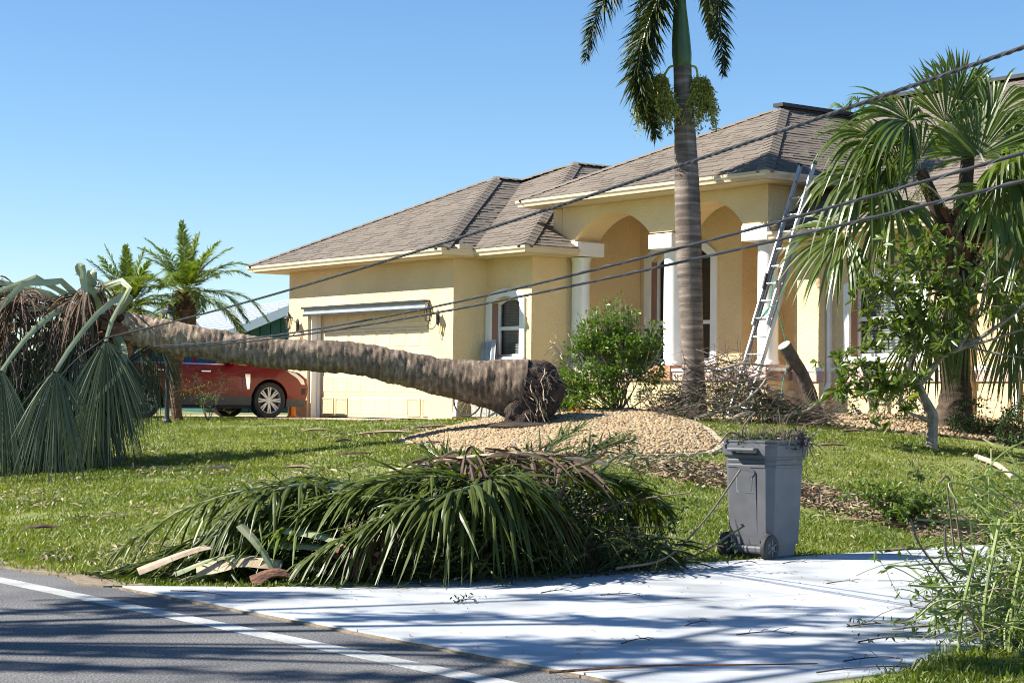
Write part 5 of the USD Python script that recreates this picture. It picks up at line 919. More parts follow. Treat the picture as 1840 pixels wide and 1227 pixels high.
def small_tree():
    rg = np.random.default_rng(16); b = on(5.70, 25.7, -.03); t = thing('young_tree', 'young grey barked tree with leathery leaves and broken bare limbs on the lawn', 'tree', b); Y = 25.7; bark, lf = MB(), MB()
    fork = np.array([5.53, Y, 1.68]); v, f = trunk_mesh([b, (5.72, Y, 1.15), (5.70, Y, 1.30), (5.60, Y, 1.5), fork], [.085, .078, .074, .078, .07, .062, .058], 14, rg, .0, .012, 40); obj('trunk', (v, f), 'bark_grey', t, smooth=60)
    limbs = [([fork, (5.46, Y, 1.82), (5.38, 25.65, 1.95), (5.46, 25.6, 2.2), (5.42, 25.6, 2.45), (5.44, 25.6, 2.7)], .040, .016), ([fork, (5.68, Y, 1.85), (5.78, Y, 2.1), (5.74, 25.8, 2.6), (5.80, 25.8, 3.0), (5.90, 25.8, 3.5)], .042, .012), ([fork, (5.68, Y, 1.85), (5.85, 25.65, 2.08), (6.15, 25.6, 2.22), (6.5, 25.5, 2.45), (6.85, 25.4, 2.75), (7.1, 25.3, 3.1)], .045, .014),
             ([(6.10, 25.6, 2.2), (6.4, 25.5, 2.28), (6.8, 25.4, 2.42), (7.15, 25.4, 2.5)], .022, .010), ([(6.15, 25.6, 2.21), (6.6, 25.45, 2.10), (7.2, 25.4, 2.02)], .018, .007), ([(6.05, 25.6, 2.18), (6.2, 25.6, 2.45), (6.35, 25.55, 2.8), (6.42, 25.5, 3.2)], .024, .008),
             ([fork, (5.25, 25.6, 1.66), (4.9, 25.5, 1.58), (4.55, 25.4, 1.62), (4.3, 25.4, 1.60)], .026, .008), ([(4.8, 25.5, 1.6), (4.55, 25.4, 1.8), (4.42, 25.4, 2.05)], .012, .006), ([(5.72, Y, 1.2), (5.4, 25.6, 1.3), (5.25, 25.6, 1.42), (5.28, 25.6, 1.6), (5.32, 25.6, 1.75)], .026, .008), ([(5.42, 25.6, 2.4), (5.2, 25.5, 2.75), (5.05, 25.5, 3.05), (4.95, 25.5, 3.3)], .018, .008), ([(5.42, 25.6, 2.5), (5.55, 25.6, 2.9), (5.5, 25.6, 3.3)], .016, .007),
             ([(5.2, 25.5, 2.75), (4.95, 25.45, 2.85), (4.75, 25.4, 3.0)], .012, .006), ([(5.76, 25.8, 2.5), (5.95, 25.7, 2.75), (6.2, 25.7, 2.85)], .014, .006), ([(5.8, 25.8, 3.0), (5.65, 25.7, 3.3), (5.7, 25.7, 3.6)], .012, .006), ([(6.6, 25.5, 2.52), (6.65, 25.5, 2.8)], .01, .005), ([(5.46, 25.6, 2.2), (5.2, 25.5, 2.35), (5.0, 25.5, 2.5)], .012, .006)]
    curves = []
    for pts, r0, r1 in limbs: c = bez(*[np.array(p, float) for p in pts], n=6); curves.append((c, r0)); v, f = trunk_mesh(pts, np.linspace(r0, r1, 6), 8, rg, 0, .006, 26); obj('limb', (v, f), 'bark_grey', t, smooth=60)
    bare = {2, 3, 4, 5}
    tips = []
    for i, (c, r) in enumerate(curves):
        n = {0: 12, 1: 18, 2: 5, 3: 5, 4: 5, 5: 7}.get(i, 9)
        for k in range(n):
            p = c[rg.integers(len(c) // 3, len(c))]; d = unit(rg.normal(0, 1, 3) * [1, .8, .8] + [0, 0, .5]); e = p + d * rg.uniform(.12, .45); bark.tube(bez(p, (p + e) / 2 + rg.normal(0, .03, 3), e, n=4), np.linspace(.006, .003, 9), 4, False)
            if i not in bare or rg.uniform() < .45: tips.append((e, d))
        if i not in bare: tips.append((c[-1], unit(c[-1] - c[-3])))
    for k in range(135):
        c, r = ((5.38, 25.5, 2.65), (.55, .5, .8)) if k < 60 else (((5.85, 25.6, 3.1), (1.0, .5, .7)) if k < 105 else ((4.85, 25.4, 1.75), (.55, .3, .30))); tips.append((np.array(c) + rg.normal(0, .55, 3) * r, unit(rg.normal(0, 1, 3) + [0, 0, .4])))
    for e, d in tips:
        n = rg.integers(6, 12); dd = unit(rg.normal(0, 1, (n, 3)) * .8 + d * .9); lf.blades(e + dd * .01 - d * rg.uniform(0, .10, (n, 1)), dd, rg.normal(0, 1, (n, 3)), rg.uniform(.10, .18, n), rg.uniform(.04, .062, n), .15, 3, .14, .35, .35, .6)
    obj('twigs', bark, 'twig', t); obj('foliage', lf, 'tree_leaf', t)
    tag(stage.GetPrimAtPath(obj('marker_tape', MB().blades([[5.50, 25.58, 1.57]], [[-.9, -.2, -.35]], [[0, -.3, 1]], .17, .05, .1, 3, 0, .8, .9), 'tape')), 'scrap of yellow tape tied round the young tree fork', 'tape')
small_tree()

def sapling(label, base, h, nl, seed, spread=.18, leafy=1.0, L=.06, stems=3):
    rg = np.random.default_rng(seed); base = np.array(base, float); t = thing('sapling', label, 'sapling', base); m, lf = MB(), MB()
    for k in range(stems):
        e = base + [rg.normal(0, spread), rg.normal(0, spread * .7), h * rg.uniform(.6, 1)]; c = bez(base, (base + e) / 2 + rg.normal(0, .03, 3), e, n=6); m.tube(c, np.linspace(.009, .003, len(c)), 4, False)
        for j in range(7):
            q_ = c[rg.integers(len(c) // 3, len(c))]; w = q_ + rg.normal(0, spread * .7, 3) * [1, .8, .5] + [0, 0, .05]; m.tube([q_, (q_ + w) / 2 + [0, 0, .01], w], [.004, .003, .002], 3, False); i = rg.uniform(0, 1, (nl, 1)); leaf_cloud(lf, q_ + (w - q_) * i + rg.normal(0, .015, (nl, 3)), rg, L, L * .5, None)
    obj('stems', m, 'twig_dark', t); obj('foliage', lf, 'vine_leaf', t)
sapling('thin young sapling with a tuft of yellow green leaves on the litter strip', on(4.70, 21.9), .62, 9, 51, .13, L=.055, stems=2)
sapling('low bushy green seedling shrub on the litter strip beside the driveway', on(4.1, 20.0), .40, 22, 52, .34, L=.065, stems=11)
sapling('small pale weed right of the thin sapling', on(5.2, 21.2), .34, 10, 53, .12, L=.045)
sapling('sparse leggy shrub with bare branches in front of the red car', on(-5.5, 34.3), .95, 7, 54, .40, L=.045, stems=6)
sapling('slender weed with lance leaves at the right edge by the wall', on(7.35, 27.0), .95, 8, 55, .06, L=.10, stems=2)

# ------------------------------------------------------------------ the heap of palm fronds at the roadside
def frond_heap():
    rg = np.random.default_rng(19); NM = 'cut_frond'
    gz = lambda x, y: float(height(x, y))
    G = 'green palm fronds heaped at the roadside'
    def cut(label, pts, n, L, W, mt='frond', rib='petiole_green', r=.016, group=None, **k):
        pts = [np.array(p, float) for p in pts]; pts = [p + [-.12 * (p[0] > 0) * p[0], .75 * max(0, p[0] + .25), 0] for p in pts]; t = thing(NM, label, 'palm frond', pts[0], group); b = MB(); kw = dict(ang=.75, droop=.75, vee=.05, t0=.06, tipang=.35, seg=7, fold=.2, rnd=.27); kw.update(k); c = pinnate(b, pts, n, L, W, rg, **kw)
        v, f = b.get(); g = height(v[:, 0], v[:, 1]) + np.where((v[:, 1] < 14.6 + .55 * (v[:, 0] + 1.8)), .03, .03); low = v[:, 2] < g; v[low, 2] = g[low] + rg.uniform(0, .03, low.sum()); obj('leaflets', (v, f), mt, t); obj('midrib', MB().tube(c[::5], np.linspace(r, r * .2, len(c[::5])), 6), rib, t)
    cut('large green palm frond arching left over the front of the heap', [(.05, 15.0, .72), (-.45, 14.7, .70), (-1.0, 14.5, .52), (-1.62, 14.38, .18)], 66, .62, .042, ang=.85, droop=.8, tipang=.3)
    cut('green palm frond fanning down at the middle of the heap front', [(.15, 15.2, .80), (-.15, 14.85, .80), (-.55, 14.6, .70), (-1.0, 14.5, .60)], 52, .62, .044, ang=1.1, droop=.9, tipang=.7, rnd=.36)
    cut('glossy green palm frond hanging over the right front of the heap', [(-.55, 15.2, .70), (-.10, 14.9, .84), (.22, 14.75, .74), (.50, 14.9, .46)], 48, .54, .044, ang=1.05, droop=.85, tipang=.5, rnd=.38)
    cut('green palm frond lying along the left flank of the heap', [(-.5, 15.2, .60), (-1.3, 15.0, .66), (-2.1, 14.9, .48), (-2.9, 14.95, .12)], 62, .50, .034, ang=.7, droop=.4)
    cut('low green palm frond trailing to the far left onto the grass', [(-1.6, 15.0, .30), (-2.3, 14.85, .26), (-3.0, 14.9, .10), (-3.3, 15.0, .05)], 48, .42, .030, ang=.6, droop=.35)
    cut('green palm frond at the back left of the heap top', [(-1.0, 15.9, .62), (-1.6, 15.6, .78), (-2.1, 15.5, .70), (-2.55, 15.4, .46)], 56, .45, .034, ang=.9, droop=.5)
    cut('wispy green palm frond spraying off the right end of the heap', [(.3, 15.6, .62), (.85, 15.6, .80), (1.2, 15.6, .70), (1.5, 15.6, .42)], 80, .44, .018, ang=.95, droop=.9, mt='frond_dark')
    cut('upright green palm frond sticking up at the back right of the heap', [(.0, 16.4, .55), (.5, 16.3, .85), (.95, 16.2, 1.02), (1.3, 16.2, 1.08)], 60, .42, .016, ang=.6, droop=.25, mt='frond_dark')
    for p, q_, lab in (((-.1, 15.7, .6), (.75, 16.2, 1.22), 'spiky green palm frond standing up in front of the gravel bed'), ((.2, 15.8, .6), (1.25, 16.3, 1.12), 'green palm frond leaning right over the gravel bed edge'), ((-.3, 15.9, .55), (-.75, 16.4, 1.02), 'thin green frond tip sticking up left of the dry tan leaves')): p, q_ = np.array(p), np.array(q_); cut(lab, [p, p + (q_ - p) * .5 + [0, 0, .08], q_], 34, .42, .020, ang=.5, droop=.15, rnd=.25, vee=.2)
    for x0, y0, z0, dx, dy, lab in ((-.2, 15.0, .80, -1, -.18, 'yellow green palm frond sweeping left across the top of the heap'), (.1, 15.3, .84, -1, -.05, 'long palm frond lying level along the back of the heap top'), (-.9, 15.3, .62, -1, .0, 'palm frond on the left shoulder of the heap'), (.2, 15.1, .80, .9, -.1, 'palm frond pointing right over the leafy branch')):
        p = np.array([x0, y0, z0]); d = np.array([dx, dy, 0]); cut(lab, [p, p + d * .5 + [0, 0, .03], p + d * 1. - [0, 0, .06], p + d * 1.5 - [0, 0, .28]], 58, .5, .038, ang=.6, droop=.4, rnd=.34, vee=.15)
    for k in range(9):
        a = rg.uniform(-1, 1); x0 = rg.uniform(-1.6, .7); y0 = rg.uniform(15.1, 16.3); h = .42 + .30 * math.exp(-((x0 + .1) / .9) ** 2); d = np.array([rg.choice([-1, 1]) * rg.uniform(.5, 1), rg.uniform(-.4, .15), 0]); p = np.array([x0, y0, h + gz(x0, y0) * .6])
        cut('green palm frond half buried in the middle of the roadside heap', [p, p + d * .5 + [0, 0, .06], p + d * 1.0 - [0, 0, .04], p + d * 1.45 - [0, 0, .28]], 70, rg.uniform(.42, .58), .024, mt='frond' if k % 2 else 'frond_dark', ang=.95, droop=rg.uniform(.6, 1.), group=G)
    cut('pale dead palm frond with grey strap leaflets under the right side of the heap', [(.35, 15.5, .22), (.75, 15.35, .24), (1.05, 15.3, .14)], 46, .42, .020, mt='dry_grey', rib='pale_wood', ang=.9, droop=.55)
    cut('browned dead palm frond on the front of the heap', [(-.75, 14.95, .62), (-.95, 14.7, .52), (-1.2, 14.5, .28)], 30, .42, .034, mt='dry_leaf', rib='pale_wood', ang=.8, droop=.8, rnd=.4)
    cut('half browned palm frond drooping at the right front of the heap', [(.1, 15.0, .70), (.35, 14.85, .58), (.6, 14.9, .32)], 26, .40, .034, mt='dry_leaf', rib='pale_wood', ang=.9, droop=.8, rnd=.4)
    cut('yellowing palm frond lying on the left of the heap', [(-1.3, 15.0, .55), (-1.8, 14.75, .42), (-2.25, 14.6, .16)], 40, .40, .03, mt='frond_pygmy', rib='petiole_yellow', ang=.7, droop=.5, rnd=.3)
    cut('palm frond bunched on the left hump of the heap', [(-1.4, 15.3, .74), (-1.75, 15.0, .74), (-2.05, 14.8, .60), (-2.3, 14.7, .36)], 50, .46, .034, ang=1.0, droop=.8, rnd=.4)
    cut('palm frond spilling left from the hump over the cut stalks', [(-1.3, 15.2, .70), (-1.9, 15.1, .74), (-2.5, 15.0, .58), (-3.1, 14.9, .22)], 52, .44, .03, ang=.8, droop=.6, rnd=.35)
    cut('dark leafy spray on the slope behind the heap top', [(-.5, 16.6, .60), (-.1, 16.7, .72), (.3, 16.8, .80)], 40, .30, .016, mt='frond_dark', ang=.8, droop=.3)
    def strap(name, label, cat, p, q_, w, th, mt, bend=.05, n=9):
        p, q_ = np.array(p, float), np.array(q_, float); c = resample(bez(p, (p + q_) / 2 + [0, 0, bend], q_, n=6), n); d = np.gradient(c, axis=0); sd = unit(np.cross(d, [.2, -.5, .8])); nn = unit(np.cross(sd, d)); ww = (w / 2 * np.linspace(1.1, .6, n) * rg.uniform(.9, 1.1, n))[:, None]
        v = np.stack([c - sd * ww, c - nn * th, c + sd * ww, c + nn * th * .4], 1).reshape(-1, 3); f = [[i * 4 + j, i * 4 + (j + 1) % 4, i * 4 + 4 + (j + 1) % 4, i * 4 + 4 + j] for i in range(n - 1) for j in range(4)] + [[0, 3, 2, 1], [4 * n - 4, 4 * n - 3, 4 * n - 2, 4 * n - 1]]
        tag(stage.GetPrimAtPath(obj(name, MB().add(v, f), mt)), label, cat)
    strap('frond_stalk', 'pale grey cut frond stalk pointing left out of the heap', 'frond stalk', (-2.85, 14.55, .10), (-1.95, 14.8, .34), .075, .02, 'husk_pale'); strap('frond_stalk', 'thin pale frond stalk lying below the grey cut stalk', 'frond stalk', (-2.55, 14.45, .09), (-1.95, 14.6, .22), .05, .015, 'petiole_green')
    strap('frond_stalk', 'broad grey green bent frond stalk standing in the left of the heap', 'frond stalk', (-2.08, 14.6, .46), (-1.78, 14.45, .10), .08, .02, 'petiole_green', .03); strap('frond_stalk', 'wide yellowish frond stalk slab across the middle left of the heap', 'frond stalk', (-1.75, 14.7, .42), (-1.12, 14.55, .26), .11, .03, 'petiole_green', .03); strap('frond_stalk', 'pale frond stalk slab under the wide yellowish one', 'frond stalk', (-1.85, 14.75, .30), (-1.2, 14.6, .24), .10, .03, 'petiole_green', .02)
    strap('bark_piece', 'red brown chunk of palm boot at the grass edge left of the driveway', 'bark piece', (-1.95, 14.33, .05), (-1.62, 14.36, .10), .12, .05, 'boot'); strap('bark_piece', 'tan fibrous palm bark slab under the left of the heap', 'bark piece', (-2.4, 14.55, .12), (-1.75, 14.55, .16), .20, .06, 'pale_wood'); strap('bark_piece', 'small pale split wood piece at the driveway corner', 'bark piece', (-1.62, 14.40, .09), (-1.40, 14.45, .12), .06, .03, 'cut_wood')
    for k in range(7): x = rg.uniform(-1.7, -1.1); strap('bark_piece', 'dark red brown palm boot in the hollow under the heap', 'bark piece', (x, 14.6 + .1 * rg.uniform(), .08 + .02 * k), (x + rg.uniform(.1, .3), 14.5, .16 + .02 * k), .12, .035, 'boot', .06); stage.GetPrimAtPath(f'/World/bark_piece_{k + 3:03d}').SetCustomDataByKey('group', 'palm boots under the heap')
    # dry brown leaves on top
    t = thing('dry_frond', 'dry tan palm leaves lying on top of the frond heap', 'palm frond', (-.1, 15.6, .8)); m = MB()
    for k in range(120): p = np.array([rg.uniform(-.75, .55), rg.uniform(15.3, 15.9), 0]); p[2] = .90 + .10 * math.exp(-(p[0] / .4) ** 2) + rg.uniform(-.05, .06); d = np.array([rg.normal(.3, .9), rg.normal(-.25, .4), rg.normal(0, .15)]); m.blades([p], [d], [rg.normal(0, 1, 3)], rg.uniform(.2, .5), rg.uniform(.02, .045), rg.uniform(.1, .9), 5, .2, .05, .5, .4, curl=rg.normal(0, .15, 3))
    for k in range(16): p = np.array([-.28, 15.1, .90]) + rg.normal(0, .05, 3); m.blades([p], [[rg.normal(.1, .3), -.5, -.6]], [rg.normal(0, 1, 3)], rg.uniform(.2, .36), .04, .5, 5, .25, .05, .5, .4)
    obj('dry_leaflets', m, 'dry_leaf', t); obj('dry_stalk', MB().tube(bez((-1.0, 15.7, .84), (-.4, 15.5, .96), (.2, 15.5, 1.0), (.8, 15.7, .92), n=6), .02, 6), 'pale_wood', t)
    m = MB(); n = 2600; x = rg.uniform(-2.6, 1.45, n); y = rg.normal(15.3, .45, n); env = .22 + .52 * np.exp(-((x + .15) / 1.0) ** 2) * np.exp(-((y - 15.3) / .8) ** 2); z = height(x, y) * .9 + env * rg.uniform(0, .9, n) + .02; y = y + .7 * np.maximum(0, x + .2); keep = y > 14.5 + .72 * np.maximum(0, x + .3); x, y, z = x[keep], y[keep], z[keep]; n = len(x)
    m.blades(np.c_[x, y, z], np.c_[rg.normal(-.3, .9, n), rg.normal(-.35, .5, n), rg.normal(-.15, .3, n)], rg.normal(0, 1, (n, 3)), rg.uniform(.18, .5, n), rg.uniform(.012, .03, n), rg.uniform(.1, .7, n), 4, .15, .05, .5, .4)
    v, f = m.get(); g = height(v[:, 0], v[:, 1]) + .025; v[:, 2] = np.maximum(v[:, 2], g); tag(stage.GetPrimAtPath(obj('frond_litter', (v, f), 'frond_dark')), 'tangled loose palm leaflets filling the roadside heap', 'leaf litter', kind='stuff')
    c = np.array([.62, 15.9, .48]); t = thing('leafy_branch', 'leafy broken branch lying on the right of the frond heap', 'branch', c); lf, br = MB(), MB()
    for k in range(46):
        e = c + rg.normal(0, 1, 3) * [.38, .25, .22]; s = c + [-.3, .1, -.1]; br.tube(bez(s, (s + e) / 2 + rg.normal(0, .05, 3), e, n=4), [.006] * 9, 4, False); leaf_cloud(lf, e + rg.normal(0, .09, (26, 3)), rg, .055, .028, None, upw=.0)
    obj('branches', br, 'twig', t); obj('foliage', lf, 'hedge_leaf', t)
    for lab, pts, r in (('long bare grey stick leaning from the heap against the bin', [(.85, 15.2, .10), (1.3, 15.8, .14), (1.7, 16.5, .42), (2.06, 17.0, .83)], .010), ('dark bare stick on the grass between heap and bin', [(1.1, 16.0, .05), (1.6, 16.5, .10), (2.1, 17.1, .32)], .009)): tag(stage.GetPrimAtPath(obj('stick', MB().tube(bez(*[np.array(p) for p in pts], n=6), r, 5), 'twig' if r > .0095 else 'twig_dark')), lab, 'stick')
frond_heap()

# ------------------------------------------------------------------ yard waste in the bin
def bin_waste():
    rg = np.random.default_rng(23); c = np.array([2.33, 17.42, 1.06]); t = thing('yard_waste', 'dead twigs and a withered plant sticking out of the grey bin', 'yard waste', c); m, lf, br = MB(), MB(), MB()
    for k in range(130):
        p = c + [rg.uniform(-.27, .26), rg.uniform(-.2, .2), -.12]; q_ = [p]; d = np.array([rg.normal(0, .5), rg.normal(0, .5), 1.3])
        for i in range(5): d = unit(d + rg.normal(0, .35, 3)); q_.append(q_[-1] + d * rg.uniform(.03, .105))
        m.tube(q_, np.linspace(.006, .002, 6), 4, False)
    for pts in ([(-.1, 0, 0), (-.2, -.05, .05), (-.33, -.1, .10), (-.42, -.1, .0)], [(-.2, -.1, -.1), (-.22, -.15, .12), (-.16, -.12, .22), (-.1, -.1, .28)]): m.tube(bez(*[c + np.array(p) for p in pts], n=5), .009, 5)
    pp = c + np.c_[rg.uniform(-.27, .25, 700), rg.uniform(-.25, .25, 700), rg.uniform(-.08, .07, 700)]; leaf_cloud(lf, pp, rg, .045, .022)
    for c2, n in (((.20, -.08, .04), 50), ((.32, -.02, .08), 60), ((.37, -.04, .02), 50)): d = unit(rg.normal(0, 1, (n, 3)) + [.35, -.1, .35]); br.blades(np.repeat([c + np.array(c2)], n, 0) + rg.normal(0, .02, (n, 3)), d, rg.normal(0, 1, (n, 3)), rg.uniform(.10, .22, n), .013, rg.uniform(.3, 1.1, n), 5, .2, .05, .7, .3)
    obj('twigs', m, 'twig', t); obj('dead_leaves', lf, 'hedge_leaf', t); obj('withered_plant', br, 'bromeliad', t)
bin_waste()

# ------------------------------------------------------------------ tangled vines at the right of the driveway
def vines():
    rg = np.random.default_rng(29); c = np.array([3.35, 11.2, 0]); t = thing('vine_heap', 'tangled heap of yellow green vines and stems at the right edge of the driveway', 'vine heap', c); m, lf, gr, tw = MB(), MB(), MB(), MB()
    env = lambda x, y: .92 * np.clip((x - 2.72) / .5, 0, 1) ** .7 * np.exp(-((y - 11.3) / 1.6) ** 2)
    for k in range(1900):
        x, y = 2.52 + 1.6 * rg.uniform() ** .9 + .24, rg.normal(11.0, .75); z = env(x, y) * rg.uniform(0, 1) ** .7; d = unit(np.array([rg.normal(-.2, .7), rg.normal(-.1, .6), rg.normal(.4, .7)])); p = [np.array([x, y, z])]; n = rg.integers(5, 11); st = rg.uniform(.05, .10); cu = rg.normal(0, .22, 3)
        for i in range(n): d = unit(d + cu * .5 + rg.normal(0, .16, 3) - [0, 0, .10]); p.append(p[-1] + d * st)
        p = np.array(p); p[:, 2] = np.maximum(p[:, 2], .02 + .02 * rg.uniform()); r = rg.choice([.0022, .0035, .006], p=[.55, .33, .12]); (m if rg.uniform() < .72 else tw).tube(p, r, 4, False)
        if rg.uniform() < .62: i = rg.integers(1, len(p), 8); leaf_cloud(lf, p[i] + rg.normal(0, .012, (8, 3)), rg, .055, .028)
    for x, h in ((2.62, .62), (2.75, .80), (2.9, .70), (3.05, .9)): b0 = np.array([x - .12, 10.6, 0]); m.tube(bez(b0, b0 + [.03, 0, h * .5], b0 + [.12, .05, h], n=6), .010, 6)
    for pts in ([(2.75, 10.7, .45), (2.45, 10.6, .42), (2.2, 10.5, .44)], [(2.95, 11.2, .82), (2.75, 11.0, 1.02), (2.95, 11.1, 1.2), (3.3, 11.3, 1.28)], [(2.8, 11.0, .7), (2.5, 11.0, .84), (2.4, 10.9, .78)], [(2.7, 10.6, .32), (2.4, 10.5, .36), (2.25, 10.5, .26)], [(2.9, 11.2, .9), (2.6, 11.2, .98), (2.62, 11.1, .86)], [(3.1, 11.2, .9), (2.9, 11, 1.05), (2.65, 11, 1.0)]): m.tube(bez(*[np.array(p) for p in pts], n=6), .006, 5)
    for pts in ([(2.72, 10.7, .05), (2.55, 10.8, .35), (2.36, 10.9, .62), (2.30, 10.9, .78)], [(2.65, 10.8, .45), (2.5, 10.8, .55), (2.45, 10.7, .75)], [(2.62, 11.2, .6), (2.58, 11.2, .95)], [(2.7, 11.3, .5), (2.62, 11.3, .98), (2.55, 11.3, .97)]): tw.tube(bez(*[np.array(p) for p in pts], n=6), .0065, 5)
    n = 3000; p = np.c_[rg.uniform(2.05, 4.2, n), rg.normal(10.2, .5, n), np.zeros(n)]; p = p[p[:, 0] > 2.15 + .25 * (p[:, 1] - 9.8)]; n = len(p); gr.blades(p, rg.normal(0, .35, (n, 3)) + [0, 0, 1], rg.normal(0, 1, (n, 3)), rg.uniform(.05, .16, n), .006, rg.uniform(.1, .5, n), 3, 0, .1, .8)
    obj('green_stems', m, 'vine_stem', t); obj('foliage', lf, 'vine_leaf', t); obj('dry_stems', tw, 'twig', t); obj('grass_tufts', gr, 'grass', t)
vines()

# ------------------------------------------------------------------ gravel, grass, litter: countless small things as instances
def scatter(name, protos, mt, pts, rg, label, cat, smin, smax, flat=False, tilt=.0, smooth=False, kind='stuff'):
    path = numbered('/World', name); pi = UsdGeom.PointInstancer.Define(stage, path); rel = []
    for i, p in enumerate(protos):
        v, f = arr(p); usdkit.mesh(stage, f'{path}/piece_{i:03d}' if i else f'{path}/piece', (v, f), M[mt], smooth); rel.append(Sdf.Path(f'{path}/piece_{i:03d}' if i else f'{path}/piece'))
    pi.CreatePrototypesRel().SetTargets(rel); n = len(pts)
    yaw = rg.uniform(0, 2 * math.pi, n); tx, ty = rg.normal(0, tilt, n) if tilt else np.zeros(n), rg.normal(0, tilt, n) if tilt else np.zeros(n)
    cy, sy = np.cos(yaw / 2), np.sin(yaw / 2); w, x, y, z = cy, tx * cy / 2 + ty * sy / 2, ty * cy / 2 - tx * sy / 2, sy; nn = np.sqrt(w * w + x * x + y * y + z * z)
    pi.CreateProtoIndicesAttr(Vt.IntArray.FromNumpy(rg.integers(0, len(protos), n).astype(np.int32))); pi.CreatePositionsAttr(Vt.Vec3fArray.FromNumpy(np.asarray(pts, np.float32)))
    pi.CreateOrientationsAttr(Vt.QuathArray([Gf.Quath(float(a), float(b), float(c), float(d)) for a, b, c, d in zip(w / nn, x / nn, y / nn, z / nn)]))
    s = rg.uniform(smin, smax, (n, 1)) * np.ones(3); pi.CreateScalesAttr(Vt.Vec3fArray.FromNumpy(s.astype(np.float32))); tag(pi.GetPrim(), label, cat, kind=kind)
from shapely import contains_xy
rg = np.random.default_rng(61)
def in_poly(poly, n):
    x0, y0, x1, y1 = poly.bounds; p = np.c_[rg.uniform(x0, x1, n), rg.uniform(y0, y1, n)]; return p[contains_xy(poly, p[:, 0], p[:, 1])]
def lay(p, dz=0): return np.c_[p, height(p[:, 0], p[:, 1]) + dz]
def bed_base(poly, name, mt, dz):
    x0, y0, x1, y1 = poly.bounds; v, f = arr(m3.Manifold.extrude(m3.CrossSection([np.array(poly.exterior.coords)[:-1]], m3.FillRule.EvenOdd), .02).refine_to_length(.3)); v = v.copy(); v[:, 2] = np.where(v[:, 2] > .01, height(v[:, 0], v[:, 1]) + dz, height(v[:, 0], v[:, 1]) - .1); obj(name, (v, f), mt, smooth=True, kind='structure')
bed_base(BED, 'gravel_bed', 'soil', .012); bed_base(BED2, 'house_bed', 'soil', .03)
peb = []
for k in range(6):
    v, f = arr(trimesh.creation.icosphere(1, 1.0)); peb.append((v * (rg.uniform(.75, 1.2, 3) * [1, .8, .6]) * (1 + .25 * (meshkit.noise(v * 1.3 + k * 9) - .5))[:, None] * .026, f))
front = (P(7, -1, 0)[:2])
p1 = in_poly(BED, 60000); p2 = in_poly(BED2, 30000); p2 = p2[(ab(p2[:, 0], p2[:, 1])[0] > 7.)]
from shapely import points as _pts, distance as _dist
de = _dist(_pts(p1), BED.boundary); spill = in_poly(BED.buffer(.45), 5000); spill = spill[~contains_xy(BED, spill[:, 0], spill[:, 1])]; spill = spill[rg.uniform(0, 1, len(spill)) < .5 * np.exp(-_dist(_pts(spill), BED.boundary) / .12)]
p1 = np.vstack([p1, spill]); lift = np.r_[np.clip(de * .12, .0, .055), np.full(len(spill), .0)] + .012
pp = np.vstack([lay(p1) + np.c_[0 * p1, lift + rg.uniform(0, .03, len(p1))], lay(p2, .045)]); soilhole = np.hypot(pp[:, 0] - .2, (pp[:, 1] - 25.75) * 1.2) < .35; pp = pp[~soilhole | (rg.uniform(0, 1, len(pp)) < .15)]
scatter('gravel', peb, 'gravel', pp, rg, 'pale tan river pebbles covering the raised bed and the bed along the house', 'gravel', .6, 1.35, tilt=.4, smooth=True)
obj('soil_patch', (lambda v, f: (v, f))(*arr(MB().mesh(m3.Manifold.sphere(1, 24).scale((.5, .42, .07)).translate((.18, 25.75, float(height(.18, 25.75)) + .07)))) ), 'root_soil', label='dark loose soil fallen below the root plate', cat='soil patch', smooth=False)
# kerb stones round the gravel bed
t = thing('bed_edging', 'tan concrete edging curving round the gravel bed', 'edging', on(1.9, 23.6)); ring = np.array(BED.buffer(.06).exterior.coords); s = np.r_[0, np.cumsum(np.linalg.norm(np.diff(ring, axis=0), axis=1))]
for a in np.arange(0, s[-1] - .2, .3):
    q0, q1 = [np.array([np.interp(x, s, ring[:, 0]), np.interp(x, s, ring[:, 1])]) for x in (a, a + .285)]; z0, z1 = height(*q0), height(*q1); obj('edging_stone', MB().bar([*q0, z0 - .012], [*q1, z1 - .012], .11, .09), 'concrete', t)
# grass tufts where the camera can see lawn
def tuft(k, n=22, h=.06, r=.075):
    m = MB(); p = np.c_[rg.normal(0, r, n), rg.normal(0, r, n), np.zeros(n) - .01]; m.blades(p, np.c_[rg.normal(0, .45, n), rg.normal(0, .45, n), np.ones(n)], rg.normal(0, 1, (n, 3)), h * rg.uniform(.5, 1.3, n), .0085, rg.uniform(.1, .7, n), 3, 0, .1, .85); return m
n = 60000; y = 13.8 + 26 * rg.uniform(0, 1, n) ** 1.1; x = rg.uniform(-.31, .31, n) * y; a, b = ab(x, y)
keep = (b > -14.5 + .1 * np.sin(a * 2.1) + .06 * rg.standard_normal(n)) & (b < .2) & ~contains_xy(BED.buffer(.07), x, y) & ~contains_xy(BED2, x, y) & ~contains_xy(DRIVE.buffer(.03), a, b) & (a < 17.) | ((b > -14.5) & (a > 22.3) & (a < 26) & (b < -5))
dry = meshkit.fbm(np.c_[x * .8, y * .8, 0 * x], 3, 8); keep &= rg.uniform(0, 1, n) < np.clip(1.5 - 1.6 * np.maximum(0, dry - .5) * 3, .2, 1)
lit = (np.abs(b + 5.4 - .14 * (a - 14.5)) < .75) & (a > 11.8); keep &= ~lit | (rg.uniform(0, 1, n) < .15)
drv = (a < .3) & (b > -2.6) ; keep &= ~drv
